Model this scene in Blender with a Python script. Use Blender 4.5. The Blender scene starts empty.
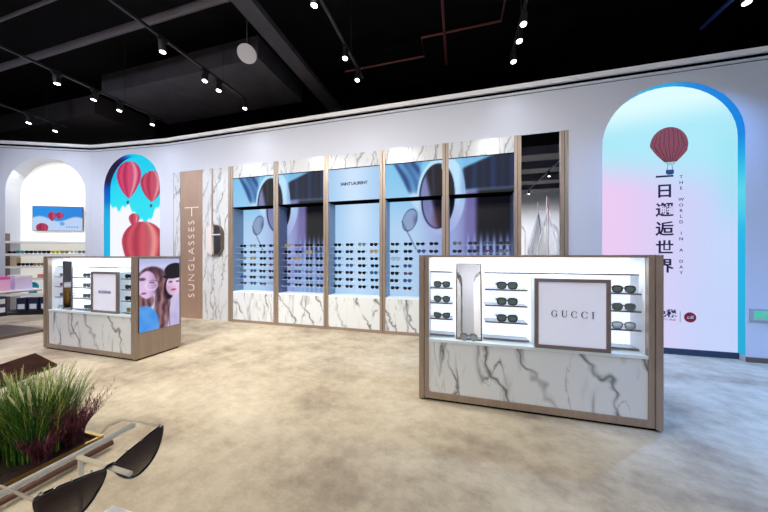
import bpy, bmesh, math, random
from mathutils import Vector, Matrix, noise
from mathutils.geometry import tessellate_polygon
random.seed(7)
SC = bpy.context.scene
COL = SC.collection
R = math.radians

# ------------------------------------------------------------------ camera, world, exposure
cam = bpy.data.cameras.new('camera'); cam_o = bpy.data.objects.new('camera', cam); COL.objects.link(cam_o)
cam.sensor_width = 36; cam.lens = 36*270/768; cam.clip_start = 0.02
cam_o.location = (0, 0, 1.41); cam_o.rotation_euler = (R(90), 0, R(15.33))
SC.camera = cam_o
w = bpy.data.worlds.new('world'); SC.world = w; w.use_nodes = True
w.node_tree.nodes['Background'].inputs[0].default_value = (.7, .75, 1, 1)
w.node_tree.nodes['Background'].inputs[1].default_value = 0.05
SC.view_settings.view_transform = 'Standard'; SC.view_settings.look = 'None'
SC.view_settings.exposure = 0.0; SC.view_settings.gamma = 1; SC.view_settings.use_curve_mapping = False
SPOT_W = 188.0          # power of one track spotlight

# ------------------------------------------------------------------ helpers
def lin(c):
    return tuple(((x/255)/12.92 if x/255 <= .04045 else ((x/255+.055)/1.055)**2.4) for x in c[:3])

def link(o, parent=None):
    COL.objects.link(o)
    if parent is not None: o.parent = parent
    return o

def thing(name, label, cat, loc=(0, 0, 0), rz=0, group=None):
    o = bpy.data.objects.new(name, None); o.empty_display_size = .05
    o.location = loc; o.rotation_euler = (0, 0, rz); link(o)
    return tag(o, label, cat, group)

def tag(o, label=None, cat=None, group=None, kind=None):
    if label: o['label'] = label
    if cat: o['category'] = cat
    if group: o['group'] = group
    if kind: o['kind'] = kind
    return o

def finish(bm, name, mats, parent=None, smooth=False, loc=None, rz=None):
    bmesh.ops.recalc_face_normals(bm, faces=bm.faces)
    me = bpy.data.meshes.new(name); bm.to_mesh(me); bm.free()
    for m in (mats if isinstance(mats, (list, tuple)) else [mats]): me.materials.append(m)
    if smooth:
        for p in me.polygons: p.use_smooth = True
    o = bpy.data.objects.new(name, me); link(o, parent)
    if loc is not None: o.location = loc
    if rz is not None: o.rotation_euler = (0, 0, rz)
    return o

def add_box(bm, x0, x1, y0, y1, z0, z1, mi=0, mat=None, bev=0):
    vs = [bm.verts.new((x, y, z)) for x in (x0, x1) for y in (y0, y1) for z in (z0, z1)]
    if mat is not None:
        for v in vs: v.co = mat @ v.co
    fs = []
    for f in ((0,1,3,2),(4,6,7,5),(0,4,5,1),(2,3,7,6),(0,2,6,4),(1,5,7,3)):
        fc = bm.faces.new([vs[i] for i in f]); fc.material_index = mi; fs.append(fc)
    if bev:
        es = list({e for f in fs for e in f.edges})
        bmesh.ops.bevel(bm, geom=es, offset=bev, segments=1, affect='EDGES', clamp_overlap=True)
    return vs

def box(name, x0, x1, y0, y1, z0, z1, m, parent=None, bev=0):
    bm = bmesh.new(); add_box(bm, x0, x1, y0, y1, z0, z1, bev=bev)
    return finish(bm, name, m, parent)

def add_tube(bm, pts, r, seg=8, closed=False, mi=0, cap=True):
    pts = [Vector(p) for p in pts]; n = len(pts); rings = []
    rr = r if isinstance(r, (list, tuple)) else [r]*n
    prev = None
    for i, p in enumerate(pts):
        if closed: d = pts[(i+1) % n]-pts[i-1]
        else: d = pts[min(i+1, n-1)]-pts[max(i-1, 0)]
        if d.length < 1e-9: d = Vector((0, 0, 1))
        d.normalize()
        if prev is None:
            a = Vector((0, 0, 1)) if abs(d.z) < .9 else Vector((1, 0, 0))
            u = d.cross(a).normalized()
        else:
            u = prev-d*prev.dot(d)
            u = u.normalized() if u.length > 1e-6 else d.orthogonal().normalized()
        prev = u; v = d.cross(u)
        rings.append([bm.verts.new(p+(u*math.cos(2*math.pi*k/seg)+v*math.sin(2*math.pi*k/seg))*rr[i]) for k in range(seg)])
    for i in range(n if closed else n-1):
        a = rings[i]; b = rings[(i+1) % n]
        for k in range(seg):
            f = bm.faces.new((a[k], a[(k+1) % seg], b[(k+1) % seg], b[k])); f.material_index = mi
    if not closed and cap:
        for rg in (rings[0], rings[-1]):
            f = bm.faces.new(rg); f.material_index = mi

def tube(name, pts, r, m, parent=None, seg=10, **k):
    bm = bmesh.new(); add_tube(bm, pts, r, seg, **k)
    o = finish(bm, name, m, parent)
    for p in o.data.polygons: p.use_smooth = len(p.vertices) == 4
    return o

def prism_xz(bm, poly, y0, y1, mi=0, M=None):
    """poly: (x,z) outline; extruded from y0 to y1"""
    tri = tessellate_polygon([[Vector((x, z, 0)) for x, z in poly]])
    A = [bm.verts.new((x, y0, z)) for x, z in poly]; B = [bm.verts.new((x, y1, z)) for x, z in poly]
    if M is not None:
        for v in A+B: v.co = M @ v.co
    for t in tri:
        for S in (A, B):
            f = bm.faces.new([S[i] for i in t]); f.material_index = mi
    n = len(poly)
    for i in range(n):
        f = bm.faces.new((A[i], A[(i+1) % n], B[(i+1) % n], B[i])); f.material_index = mi

def text(name, body, size, loc, rot, m, parent=None, ext=.002, align='CENTER', bold=0, spacing=1, sx=1):
    c = bpy.data.curves.new(name, 'FONT'); c.body = body; c.size = size; c.extrude = ext
    c.align_x = align; c.align_y = 'CENTER'; c.offset = bold; c.space_character = spacing; c.resolution_u = 4
    t = bpy.data.objects.new(name+'_curve', c); COL.objects.link(t)
    bpy.context.view_layer.update()
    me = bpy.data.meshes.new_from_object(t.evaluated_get(bpy.context.evaluated_depsgraph_get()))
    bpy.data.objects.remove(t); bpy.data.curves.remove(c)
    me.materials.clear(); me.materials.append(m); me.name = name
    o = bpy.data.objects.new(name, me); link(o, parent)
    o.location = loc; o.rotation_euler = rot; o.scale = (sx, 1, 1)
    return o

def copy_tree(src, parent=None, **kw):
    c = src.copy(); COL.objects.link(c); c.parent = parent
    for ch in src.children: copy_tree(ch, c)
    return c

# ------------------------------------------------------------------ materials
def mat(name, col, rough=.5, metal=0, emis=None, es=0, alpha=1, spec=.5, trans=0, coat=0):
    m = bpy.data.materials.new(name); m.use_nodes = True
    b = m.node_tree.nodes['Principled BSDF']
    b.inputs['Base Color'].default_value = (*lin(col), 1)
    b.inputs['Roughness'].default_value = rough; b.inputs['Metallic'].default_value = metal
    b.inputs['Specular IOR Level'].default_value = spec
    b.inputs['Alpha'].default_value = alpha
    b.inputs['Transmission Weight'].default_value = trans
    b.inputs['Coat Weight'].default_value = coat
    if emis:
        b.inputs['Emission Color'].default_value = (*lin(emis), 1); b.inputs['Emission Strength'].default_value = es
    return m

def noise_mat(name, c1, c2, scale=8, rough=.5, metal=0, bump=0, bscale=60, lo=.35, hi=.65, detail=5, stretch=(1, 1, 1), spec=.5):
    m = mat(name, c1, rough, metal, spec=spec); nt = m.node_tree; N = nt.nodes; L = nt.links; b = N['Principled BSDF']
    tc = N.new('ShaderNodeTexCoord'); mp = N.new('ShaderNodeMapping'); mp.inputs['Scale'].default_value = stretch
    L.new(tc.outputs['Object'], mp.inputs[0])
    n = N.new('ShaderNodeTexNoise'); n.inputs['Scale'].default_value = scale; n.inputs['Detail'].default_value = detail
    n.inputs['Roughness'].default_value = .6
    L.new(mp.outputs[0], n.inputs[0])
    r = N.new('ShaderNodeValToRGB'); r.color_ramp.elements[0].position = lo; r.color_ramp.elements[1].position = hi
    r.color_ramp.elements[0].color = (*lin(c1), 1); r.color_ramp.elements[1].color = (*lin(c2), 1)
    L.new(n.outputs[0], r.inputs[0]); L.new(r.outputs[0], b.inputs['Base Color'])
    if bump:
        n2 = N.new('ShaderNodeTexNoise'); n2.inputs['Scale'].default_value = bscale; n2.inputs['Detail'].default_value = 3
        L.new(tc.outputs['Object'], n2.inputs[0])
        bp = N.new('ShaderNodeBump'); bp.inputs['Strength'].default_value = bump; bp.inputs['Distance'].default_value = .01
        L.new(n2.outputs[0], bp.inputs['Height']); L.new(bp.outputs[0], b.inputs['Normal'])
    return m

def marble_mat(name, base=(218, 223, 227), vein=(112, 116, 124), scale=1.15, ang=28):
    m = mat(name, base, .22); nt = m.node_tree; N = nt.nodes; L = nt.links; b = N['Principled BSDF']
    tc = N.new('ShaderNodeTexCoord')
    mp = N.new('ShaderNodeMapping'); mp.inputs['Rotation'].default_value = (0, R(ang), 0); mp.inputs['Scale'].default_value = (2.6, 1, .6)
    L.new(tc.outputs['Object'], mp.inputs[0])
    w = N.new('ShaderNodeTexNoise'); w.inputs['Scale'].default_value = 3.1; w.inputs['Detail'].default_value = 6
    L.new(mp.outputs[0], w.inputs[0])
    mx = N.new('ShaderNodeMix'); mx.data_type = 'RGBA'; mx.blend_type = 'ADD'; mx.inputs[0].default_value = .38
    L.new(mp.outputs[0], mx.inputs[6]); L.new(w.outputs['Color'], mx.inputs[7])
    outs = []
    for sc, wd, st in ((scale, .034, 1.0), (scale*1.9, .012, .5)):
        v = N.new('ShaderNodeTexNoise'); v.inputs['Scale'].default_value = sc; v.inputs['Detail'].default_value = 2.2
        v.inputs['Roughness'].default_value = .5
        L.new(mx.outputs[2], v.inputs[0])
        s = N.new('ShaderNodeMath'); s.operation = 'SUBTRACT'; s.inputs[1].default_value = .5; L.new(v.outputs[0], s.inputs[0])
        a = N.new('ShaderNodeMath'); a.operation = 'ABSOLUTE'; L.new(s.outputs[0], a.inputs[0])
        r = N.new('ShaderNodeValToRGB'); r.color_ramp.elements[0].position = 0; r.color_ramp.elements[1].position = wd
        r.color_ramp.elements[0].color = (st, st, st, 1); r.color_ramp.elements[1].color = (0, 0, 0, 1)
        e = r.color_ramp.elements.new(wd*.3); e.color = (st*.5, st*.5, st*.5, 1)
        L.new(a.outputs[0], r.inputs[0]); outs.append(r)
    mp2 = N.new('ShaderNodeMapping'); mp2.inputs['Rotation'].default_value = (0, R(ang*.9), 0); mp2.inputs['Location'].default_value = (.3, 0, .2)
    L.new(tc.outputs['Object'], mp2.inputs[0])
    wv = N.new('ShaderNodeTexWave'); wv.wave_type = 'BANDS'; wv.bands_direction = 'X'; wv.inputs['Scale'].default_value = scale*.75
    wv.inputs['Distortion'].default_value = 7; wv.inputs['Detail'].default_value = 4; wv.inputs['Detail Scale'].default_value = 1.3; wv.inputs['Detail Roughness'].default_value = .62
    L.new(mp2.outputs[0], wv.inputs[0])
    wr = N.new('ShaderNodeValToRGB'); wr.color_ramp.elements[0].position = 0; wr.color_ramp.elements[0].color = (.95, .95, .95, 1)
    wr.color_ramp.elements[1].position = .10; wr.color_ramp.elements[1].color = (0, 0, 0, 1)
    e = wr.color_ramp.elements.new(.012); e.color = (.5, .5, .5, 1); e = wr.color_ramp.elements.new(.045); e.color = (.2, .2, .2, 1)
    L.new(wv.outputs['Fac'], wr.inputs[0])
    g = N.new('ShaderNodeTexNoise'); g.inputs['Scale'].default_value = 2.2; g.inputs['Detail'].default_value = 2
    L.new(mp.outputs[0], g.inputs[0])
    gr = N.new('ShaderNodeValToRGB'); gr.color_ramp.elements[0].position = .42; gr.color_ramp.elements[1].position = .62
    L.new(g.outputs[0], gr.inputs[0])
    ad = N.new('ShaderNodeMath'); ad.operation = 'MAXIMUM'; L.new(outs[0].outputs[0], ad.inputs[0]); L.new(outs[1].outputs[0], ad.inputs[1])
    mu = N.new('ShaderNodeMath'); mu.operation = 'MULTIPLY'; L.new(ad.outputs[0], mu.inputs[0]); L.new(gr.outputs[0], mu.inputs[1])
    g2 = N.new('ShaderNodeTexNoise'); g2.inputs['Scale'].default_value = 1.7; L.new(mp2.outputs[0], g2.inputs[0])
    gr2 = N.new('ShaderNodeValToRGB'); gr2.color_ramp.elements[0].position = .34; gr2.color_ramp.elements[1].position = .50; L.new(g2.outputs[0], gr2.inputs[0])
    mw = N.new('ShaderNodeMath'); mw.operation = 'MULTIPLY'; L.new(wr.outputs[0], mw.inputs[0]); L.new(gr2.outputs[0], mw.inputs[1])
    mq = N.new('ShaderNodeMath'); mq.operation = 'MAXIMUM'; L.new(mu.outputs[0], mq.inputs[0]); L.new(mw.outputs[0], mq.inputs[1]); mu = mq
    fm = N.new('ShaderNodeMix'); fm.data_type = 'RGBA'
    fm.inputs[6].default_value = (*lin(base), 1); fm.inputs[7].default_value = (*lin(vein), 1)
    L.new(mu.outputs[0], fm.inputs[0]); L.new(fm.outputs[2], b.inputs['Base Color'])
    return m

def picture_mat(name, strength=1.0, grid=0):
    m = bpy.data.materials.new(name); m.use_nodes = True; nt = m.node_tree; N = nt.nodes; L = nt.links
    b = N['Principled BSDF']; b.inputs['Base Color'].default_value = (.02, .02, .02, 1); b.inputs['Roughness'].default_value = .6; b.inputs['Specular IOR Level'].default_value = .08
    a = N.new('ShaderNodeVertexColor'); a.layer_name = 'picture'
    L.new(a.outputs[0], b.inputs['Emission Color']); b.inputs['Emission Strength'].default_value = strength
    return m

M_wall = mat('wall_paint', (212, 215, 226), .6)
M_trimw = mat('cornice_white', (250, 250, 252), .5)
M_black = mat('ceiling_black', (20, 19, 22), .9, spec=.1)
M_duct = noise_mat('duct_grey', (52, 50, 58), (66, 63, 70), 3, .7)
M_pipe = mat('pipe_grey', (84, 80, 88), .5)
M_track = mat('track_black', (34, 34, 38), .5)
M_red = mat('sprinkler_red', (70, 10, 10), .6)
M_bronze = noise_mat('brushed_bronze', (158, 141, 127), (170, 153, 139), 30, .36, .35, stretch=(1, 1, .05))
M_bronzed = mat('dark_bronze', (118, 102, 94), .4, .4)
M_groove = mat('shadow_gap', (6, 6, 8), .9, spec=0)
M_signf = mat('sign_frame_taupe', (136, 122, 118), .4, .3)
M_marble = marble_mat('white_marble', (232, 238, 242))
M_marble2 = marble_mat('white_marble_fine', (216, 219, 221), (140, 140, 144), 1.6, -20)
M_white = mat('white_lacquer', (240, 241, 245), .35)
M_light = mat('backlit_acrylic', (240, 242, 246), .4, emis=(236, 242, 255), es=.85)
M_ledge = mat('ledge_white', (232, 246, 252), .3)
M_shelf = mat('shelf_glass', (190, 210, 226), .15, alpha=.75)
M_acryl = mat('clear_acrylic', (225, 235, 245), .1, alpha=.28)
M_sign = mat('sign_face', (222, 224, 240), .4, emis=(214, 218, 240), es=.35)
M_dark = mat('black_plastic', (16, 16, 18), .35)
M_mirror = mat('mirror_glass', (235, 238, 240), .02, 1)
M_ink = mat('navy_ink', (28, 26, 62), .6)
M_inkred = mat('red_ink', (190, 40, 50), .6)
M_gold = mat('gold', (190, 150, 80), .3, .9)
M_rail = mat('ivory_metal', (252, 242, 220), .35, 0)
M_lens_em = mat('lamp_lens', (255, 255, 255), .4, emis=(255, 250, 240), es=9)
M_pale = mat('pale_plastic', (214, 212, 216), .4)

# floor: mottled beige carpet
def floor_mat():
    m = mat('carpet_floor', (190, 172, 146), .8, spec=.25); nt = m.node_tree; N = nt.nodes; L = nt.links; b = N['Principled BSDF']
    tc = N.new('ShaderNodeTexCoord')
    mp = N.new('ShaderNodeMapping'); mp.inputs['Scale'].default_value = (1, 1.2, 1); mp.inputs['Rotation'].default_value = (0, 0, R(15)); L.new(tc.outputs['Object'], mp.inputs[0])
    n = N.new('ShaderNodeTexNoise'); n.inputs['Scale'].default_value = .9; n.inputs['Detail'].default_value = 9; n.inputs['Roughness'].default_value = .66; n.inputs['Distortion'].default_value = 0
    L.new(mp.outputs[0], n.inputs[0])
    r = N.new('ShaderNodeValToRGB'); E = r.color_ramp.elements
    E[0].position = .32; E[0].color = (*lin((146, 131, 114)), 1); E[1].position = .66; E[1].color = (*lin((214, 203, 181)), 1)
    e = E.new(.5); e.color = (*lin((194, 182, 159)), 1)
    L.new(n.outputs[0], r.inputs[0]); L.new(r.outputs[0], b.inputs['Base Color'])
    n3 = N.new('ShaderNodeTexNoise'); n3.inputs['Scale'].default_value = 6.5; n3.inputs['Detail'].default_value = 8; n3.inputs['Roughness'].default_value = .75
    L.new(mp.outputs[0], n3.inputs[0])
    r3 = N.new('ShaderNodeValToRGB'); r3.color_ramp.elements[0].position = .36; r3.color_ramp.elements[1].position = .56
    r3.color_ramp.elements[0].color = (.70, .67, .66, 1); r3.color_ramp.elements[1].color = (1, 1, 1, 1); L.new(n3.outputs[0], r3.inputs[0])
    mm = N.new('ShaderNodeMix'); mm.data_type = 'RGBA'; mm.blend_type = 'MULTIPLY'; mm.inputs[0].default_value = .6
    L.new(r.outputs[0], mm.inputs[6]); L.new(r3.outputs[0], mm.inputs[7]); L.new(mm.outputs[2], b.inputs['Base Color'])
    n2 = N.new('ShaderNodeTexNoise'); n2.inputs['Scale'].default_value = 45; n2.inputs['Detail'].default_value = 4; L.new(mp.outputs[0], n2.inputs[0])
    bp = N.new('ShaderNodeBump'); bp.inputs['Strength'].default_value = .5; bp.inputs['Distance'].default_value = .012
    L.new(n2.outputs[0], bp.inputs['Height']); L.new(bp.outputs[0], b.inputs['Normal'])
    return m
M_floor = floor_mat()

# ------------------------------------------------------------------ setting: floor, ceiling, walls
def struct(o): o['kind'] = 'structure'; return o
struct(box('floor', -14, 9, -9.7, 8, -.1, 0, M_floor))
struct(box('ceiling', -14, 9, -9.7, 8, 5.75, 5.9, M_black))
struct(box('wall_void', -14, 9, 8, 8.1, 0, 5.75, M_black))       # dark shell far behind the partition
struct(box('wall_right', 9, 9.1, -9.7, 8, 0, 5.75, M_wall))
struct(box('wall_left', -14.1, -14, -9.7, 8, 0, 5.75, M_wall))

WTOP = 3.99
def arch(xa, xb, top, n=20):
    r = (xb-xa)/2; c = (xa+xb)/2; zc = top-r
    return [(c-r*math.cos(math.pi*i/n), zc+r*math.sin(math.pi*i/n)) for i in range(n+1)]
def section(name, ox, oy, ang, poly, thick, m=M_wall):
    bm = bmesh.new(); prism_xz(bm, poly, 0, thick)
    return struct(finish(bm, name, m, loc=(ox, oy, 0), rz=ang))
# straight wall, openings for the display run and the big arch screen
RA = (2.075, 3.700)
polyA = [(-6.6, 0), (-6.366, 0), (-6.366, 3.342), (1.632, 3.342), (1.632, 0), (RA[0], 0)] + arch(RA[0], RA[1], 3.86) + [(RA[1], 0), (9, 0), (9, WTOP), (-6.6, WTOP)]
section('wall_back', 0, 4.75, 0, polyA, .45)
# slightly turned bay with the left arch screen; local x runs from 0 at its left end
angB = math.atan2(4.75-4.567, 2.0); lenB = math.hypot(2.0, .183)
BA = (.198, 1.843)
polyB = [(0, 0), (BA[0], 0)] + arch(BA[0], BA[1], 3.87) + [(BA[1], 0), (lenB, 0), (lenB, WTOP), (0, WTOP)]
section('wall_back_turn', -8.6, 4.567, angB, polyB, .45)
angC = math.atan(.44)
lenC = (14-8.78)/math.cos(angC)
C0 = Vector((-14, 8.4-.44*14, 0)); dC = Vector((math.cos(angC), math.sin(angC), 0)); nC = Vector((-dC.y, dC.x, 0))
section('wall_corner', -8.78, 4.537, math.atan2(.030, .18), [(0, 0), (.1825, 0), (.1825, WTOP), (0, WTOP)], .45)
CA0 = (Vector((-10.41, 3.82, 0))-C0).dot(dC); CA = (CA0, CA0+1.655)
polyC = [(0, 0), (CA[0], 0)] + arch(CA[0], CA[1], 3.80) + [(CA[1], 0), (lenC, 0), (lenC, WTOP), (0, WTOP)]
section('wall_left_turn', C0.x, C0.y, angC, polyC, .45)
# rear wall (seen in the mirror) with two arched niches
rear = [(-9, 0)]
for cx in (-5.25, -3.4, -1.5, .5):
    rear += [(cx-.72, 0)] + arch(cx-.72, cx+.72, 3.5) + [(cx+.72, 0)]
rear += [(14, 0), (14, 4.15), (-9, 4.15)]
section('wall_rear', 0, -9.25, math.pi, rear, .4)
struct(box('wall_rear_upper', -14, 9, -9.7, -9.65, 0, 5.75, M_light if False else M_trimw))

# cornice: strip, groove with its shade painted black, band following the same path
path = [(-14, C0.y), (-8.78, 4.537), (-8.6, 4.567), (-6.6, 4.75), (9, 4.75)]
def sweep(name, y0, y1, z0, z1, m):
    bm = bmesh.new(); rows = []
    n = len(path); P = [Vector((*p, 0)) for p in path]
    for i, p in enumerate(P):
        d1 = (P[i]-P[i-1]).normalized() if i else (P[1]-P[0]).normalized()
        d2 = (P[i+1]-P[i]).normalized() if i < n-1 else d1
        d = (d1+d2).normalized(); nn = Vector((-d.y, d.x, 0))/max(.5, d.dot(d1))
        rows.append([bm.verts.new((p.x+nn.x*a, p.y+nn.y*a, z)) for a, z in ((y0, z0), (y0, z1), (y1, z1), (y1, z0))])
    for a, b in zip(rows, rows[1:]):
        for k in range(4): bm.faces.new((a[k], a[(k+1) % 4], b[(k+1) % 4], b[k]))
    bm.faces.new(rows[0]); bm.faces.new(rows[-1])
    return struct(finish(bm, name, m))
sweep('trim_1', .012, .44, 3.99, 4.003, M_groove)
sweep('trim_2', -.003, .44, 4.003, 4.04, M_wall)
sweep('trim_3', .008, .44, 4.04, 4.085, M_groove)
sweep('trim_4', -.03, .44, 4.085, 4.155, M_trimw)
struct(box('baseboard_right', RA[1], 9, 4.735, 4.7499, 0, .065, M_bronzed))

# ------------------------------------------------------------------ painted pictures (emissive screens)
def sm(a, b, x):
    if a == b: return 1.0 if x >= a else 0.0
    t = min(1, max(0, (x-a)/(b-a))); return t*t*(3-2*t)
def mixc(a, b, t): return tuple(a[i]*(1-t)+b[i]*t for i in range(3))
def ell(x, y, cx, cy, rx, ry, soft=.08, ang=0):
    dx, dy = x-cx, y-cy
    if ang: c, s = math.cos(ang), math.sin(ang); dx, dy = dx*c+dy*s, -dx*s+dy*c
    return 1-sm(1-soft, 1+soft, math.hypot(dx/rx, dy/ry))

def picture(name, x0, x1, z0, z1, nx, nz, paint, m, parent=None, y=0, archtop=None, loc=None, rot=None):
    """flat grid in the local xz plane at depth y, vertex coloured by paint(x, z)"""
    verts = []; cols = []; faces = []
    r = (x1-x0)/2; cx = (x0+x1)/2
    for j in range(nz+1):
        z = z0+(z1-z0)*j/nz
        if archtop:
            zc = z1-r
            if j > nz*.7:
                zs = z0+(z1-z0)*.7; q = (j/nz-.7)/.3
                a0 = 0; z = zs+(zc-zs)*min(1, q*2) if q < .5 else zc+r*math.sin((q-.5)*math.pi)
            hw = r if z <= zc else math.sqrt(max(0, r*r-(z-zc)**2))
        else: hw = r
        for i in range(nx+1):
            x = cx-hw+2*hw*i/nx
            verts.append((x, y, z)); cols.append(paint(x, z))
    for j in range(nz):
        for i in range(nx):
            a = j*(nx+1)+i; faces.append((a, a+1, a+nx+2, a+nx+1))
    me = bpy.data.meshes.new(name); me.from_pydata(verts, [], faces)
    ca = me.color_attributes.new('picture', 'FLOAT_COLOR', 'POINT')
    flat = []
    for c in cols: flat += [*lin(tuple(min(255, max(0, k)) for k in c)), 1.0]
    ca.data.foreach_set('color', flat)
    me.materials.append(m)
    o = bpy.data.objects.new(name, me); link(o, parent)
    if loc: o.location = loc
    if rot: o.rotation_euler = rot
    return o
M_pic = picture_mat('lit_picture', 1.0)
M_pic_soft = picture_mat('lit_picture_soft', .8)

def balloon(c, x, y, cx, cy, rx, ry, ytip, dark, mid, hi, knob=False):
    """paint a gored balloon: round top, tapering to (cx, ytip)"""
    if y <= cy: hw = rx*math.sqrt(max(0, 1-((cy-y)/ry)**2)) if cy-y < ry else -1
    else:
        t = (y-cy)/(ytip-cy)
        hw = rx*(math.cos(t*math.pi/2)**.75*.85+.15*(1-t)) if t < 1 else -1
    if hw <= 0: return c
    m = 1-sm(hw-2, hw+2, abs(x-cx))
    u = (x-cx)/max(hw, 1)
    g = .5+.5*math.cos(math.asin(max(-1, min(1, u)))*9)
    col = mixc(dark, mid, .35+.65*g)
    col = mixc(col, hi, max(0, .85*math.exp(-((u-.45)/.22)**2)) * (.5+.5*g))
    return mixc(c, col, m)

# ---- right arch screen -------------------------------------------------------
def paint_right(x, z):
    px = 12+(x-2.075)/1.6*556; py = (3.86-z)          # py = metres below the crown
    top = (222, 252, 255); cy = (172, 232, 246); pink = (234, 202, 240); lav = (206, 208, 247); bot = (196, 210, 248)
    k = px/568
    c = mixc(top, cy, sm(.25, .75, py+.15*k))
    mid = mixc(pink, mixc(lav, (196, 214, 250), sm(.6, 1, k)), sm(.1, .75, k))
    c = mixc(c, mid, sm(.75, 1.5, py-.25*k))
    c = mixc(c, mixc((226, 205, 245), bot, sm(.2, .9, k)), sm(2.4, 3.3, py))
    c = mixc(c, (150, 225, 240), .5*math.exp(-((k-.97)/.1)**2)*sm(.5, 1, py)*(1-sm(1.6, 2.2, py)))
    return c
scr = thing('arched_led_screen', 'tall arched screen at right glowing pink and cyan with red balloon and Chinese lettering', 'screen', (0, 4.85, 0))
picture('display_panel', RA[0], RA[1], .085, 3.86, 60, 150, paint_right, M_pic, scr, archtop=True)
bm = bmesh.new(); prism_xz(bm, [(RA[0], .0)] + arch(RA[0], RA[1], 3.86) + [(RA[1], .0)], .004, .05)
finish(bm, 'backing', M_dark, scr)
box('plinth', RA[0]+.002, RA[1]-.002, -.02, .003, 0.001, .085, mat('plinth_blue_grey', (40, 60, 84), .4), scr)
def reveal(name, a, b, top, zb, parent, paint, y0, y1, back=False):
    pts = [(a, zb)] + [(a, zb+(top-(b-a)/2-zb)*i/12) for i in range(1, 12)] + arch(a, b, top, 24) + [(b, zb+(top-(b-a)/2-zb)*(1-i/12)) for i in range(1, 12)] + [(b, zb)]
    verts, cols, faces = [], [], []
    cxm = (a+b)/2; czm = (top-(b-a)/2)
    for i, (x, z) in enumerate(pts):
        # 3 mm strip inside the opening
        dx = cxm-x; dz = (czm-z) if z > czm else 0; l = math.hypot(dx, dz) or 1
        xo, zo = x+dx/l*.003, z+dz/l*.003
        for y in (y0, y1):
            verts.append((xo, y, zo)); cols.append(paint(x, z))
    for i in range(len(pts)-1): faces.append((2*i, 2*i+1, 2*i+3, 2*i+2))
    me = bpy.data.meshes.new(name); me.from_pydata(verts, [], faces)
    ca = me.color_attributes.new('picture', 'FLOAT_COLOR', 'POINT'); fl = []
    for c in cols: fl += [*lin(c), 1.0]
    ca.data.foreach_set('color', fl); me.materials.append(M_pic)
    o = bpy.data.objects.new(name, me); link(o, parent); return o
def rev_right(x, z):
    if x < 2.6 and z < 3.6: return mixc((205, 190, 225), (190, 160, 200), sm(2, 3.3, z))
    c = mixc((18, 178, 226), (0, 130, 222), sm(2.6, 3.1, z))
    c = mixc(c, (20, 165, 215), sm(3.5, 3.8, z)*(1-sm(2.9, 3.2, x)))
    return mixc((20, 170, 215), mixc(c, (90, 210, 230), math.exp(-((z-2.25)/.35)**2)), sm(.2, 1.5, z))
reveal('lit_reveal', RA[0], RA[1], 3.86, .085, scr, rev_right, -.1, 0)
# red balloon graphic on the screen
bm = bmesh.new(); bx, bz = 2.935, 2.955
out = []
for i in range(25):
    a = math.pi*i/24; out.append((bx-.222*math.cos(a), bz+.05+.265*math.sin(a)))
for q in (.9, .72, .5, .3): out.append((bx+.03+.2*q, bz-.0-.25*(1-q)**.8))
for q in (.3, .5, .72, .9): out.append((bx+.01-.2*q, bz-.0-.25*(1-q)**.8))
prism_xz(bm, out, -.006, -.002)
bal = finish(bm, 'balloon_graphic', mat('balloon_red', (120, 52, 52), .7, emis=(120, 52, 52), es=.55), scr)
bm = bmesh.new()
for k in range(-3, 4):
    add_tube(bm, [(bx+.02+k*.012, -.008, bz-.23), (bx+k*.058, -.008, bz+.05), (bx+k*.045, -.008, bz+.05+.25*math.sqrt(max(0, 1-(k/3.9)**2)))], .0022, 4)
finish(bm, 'gore_lines', mat('balloon_seam', (88, 34, 38), .7), bal)
bm = bmesh.new(); prism_xz(bm, [(bx-.03, bz-.30), (bx-.035, bz-.345), (bx-.015, bz-.37), (bx+.045, bz-.37), (bx+.06, bz-.345), (bx+.055, bz-.30)], -.006, -.002)
add_tube(bm, [(bx-.02, -.004, bz-.3), (bx-.01, -.004, bz-.23)], .003, 4); add_tube(bm, [(bx+.045, -.004, bz-.3), (bx+.035, -.004, bz-.23)], .003, 4)
finish(bm, 'basket_graphic', mat('basket_ink', (40, 70, 110), .6), bal)
for ch, z in zip('一日邂逅世界', (2.545, 2.34, 2.065, 1.79, 1.52, 1.255)):
    text('lettering', ch, .215, (2.885, -.004, z), (R(90), 0, 0), M_ink, scr, .002, bold=.004)
for i, ch in enumerate('THE WORLD IN A DAY'):
    if ch != ' ': text('small_lettering', ch, .062, (3.077, -.004, 2.54-i*.0806), (R(90), 0, 0), M_ink, scr, .001, bold=.0005)
text('lettering', '免税', .12, (2.905, -.004, .575), (R(90), 0, 0), M_ink, scr, .002, bold=.003)
text('small_lettering', 'DUTY FREE', .038, (2.92, -.004, .49), (R(90), 0, 0), M_inkred, scr, .001)
box('divider_line', 3.064, 3.068, -.004, -.002, .46, .62, M_ink, scr)
bm = bmesh.new(); prism_xz(bm, [(3.178+.068*math.cos(a*math.pi/16), .538+.072*math.sin(a*math.pi/16)) for a in range(32)], -.006, -.002)
lg = finish(bm, 'round_logo', mat('logo_red', (120, 20, 40), .6, emis=(130, 24, 44), es=.25), scr)
text('logo_lettering', 'cdf', .062, (3.178, -.007, .54), (R(90), 0, 0), M_pale, lg, .001, bold=.001)

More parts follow.
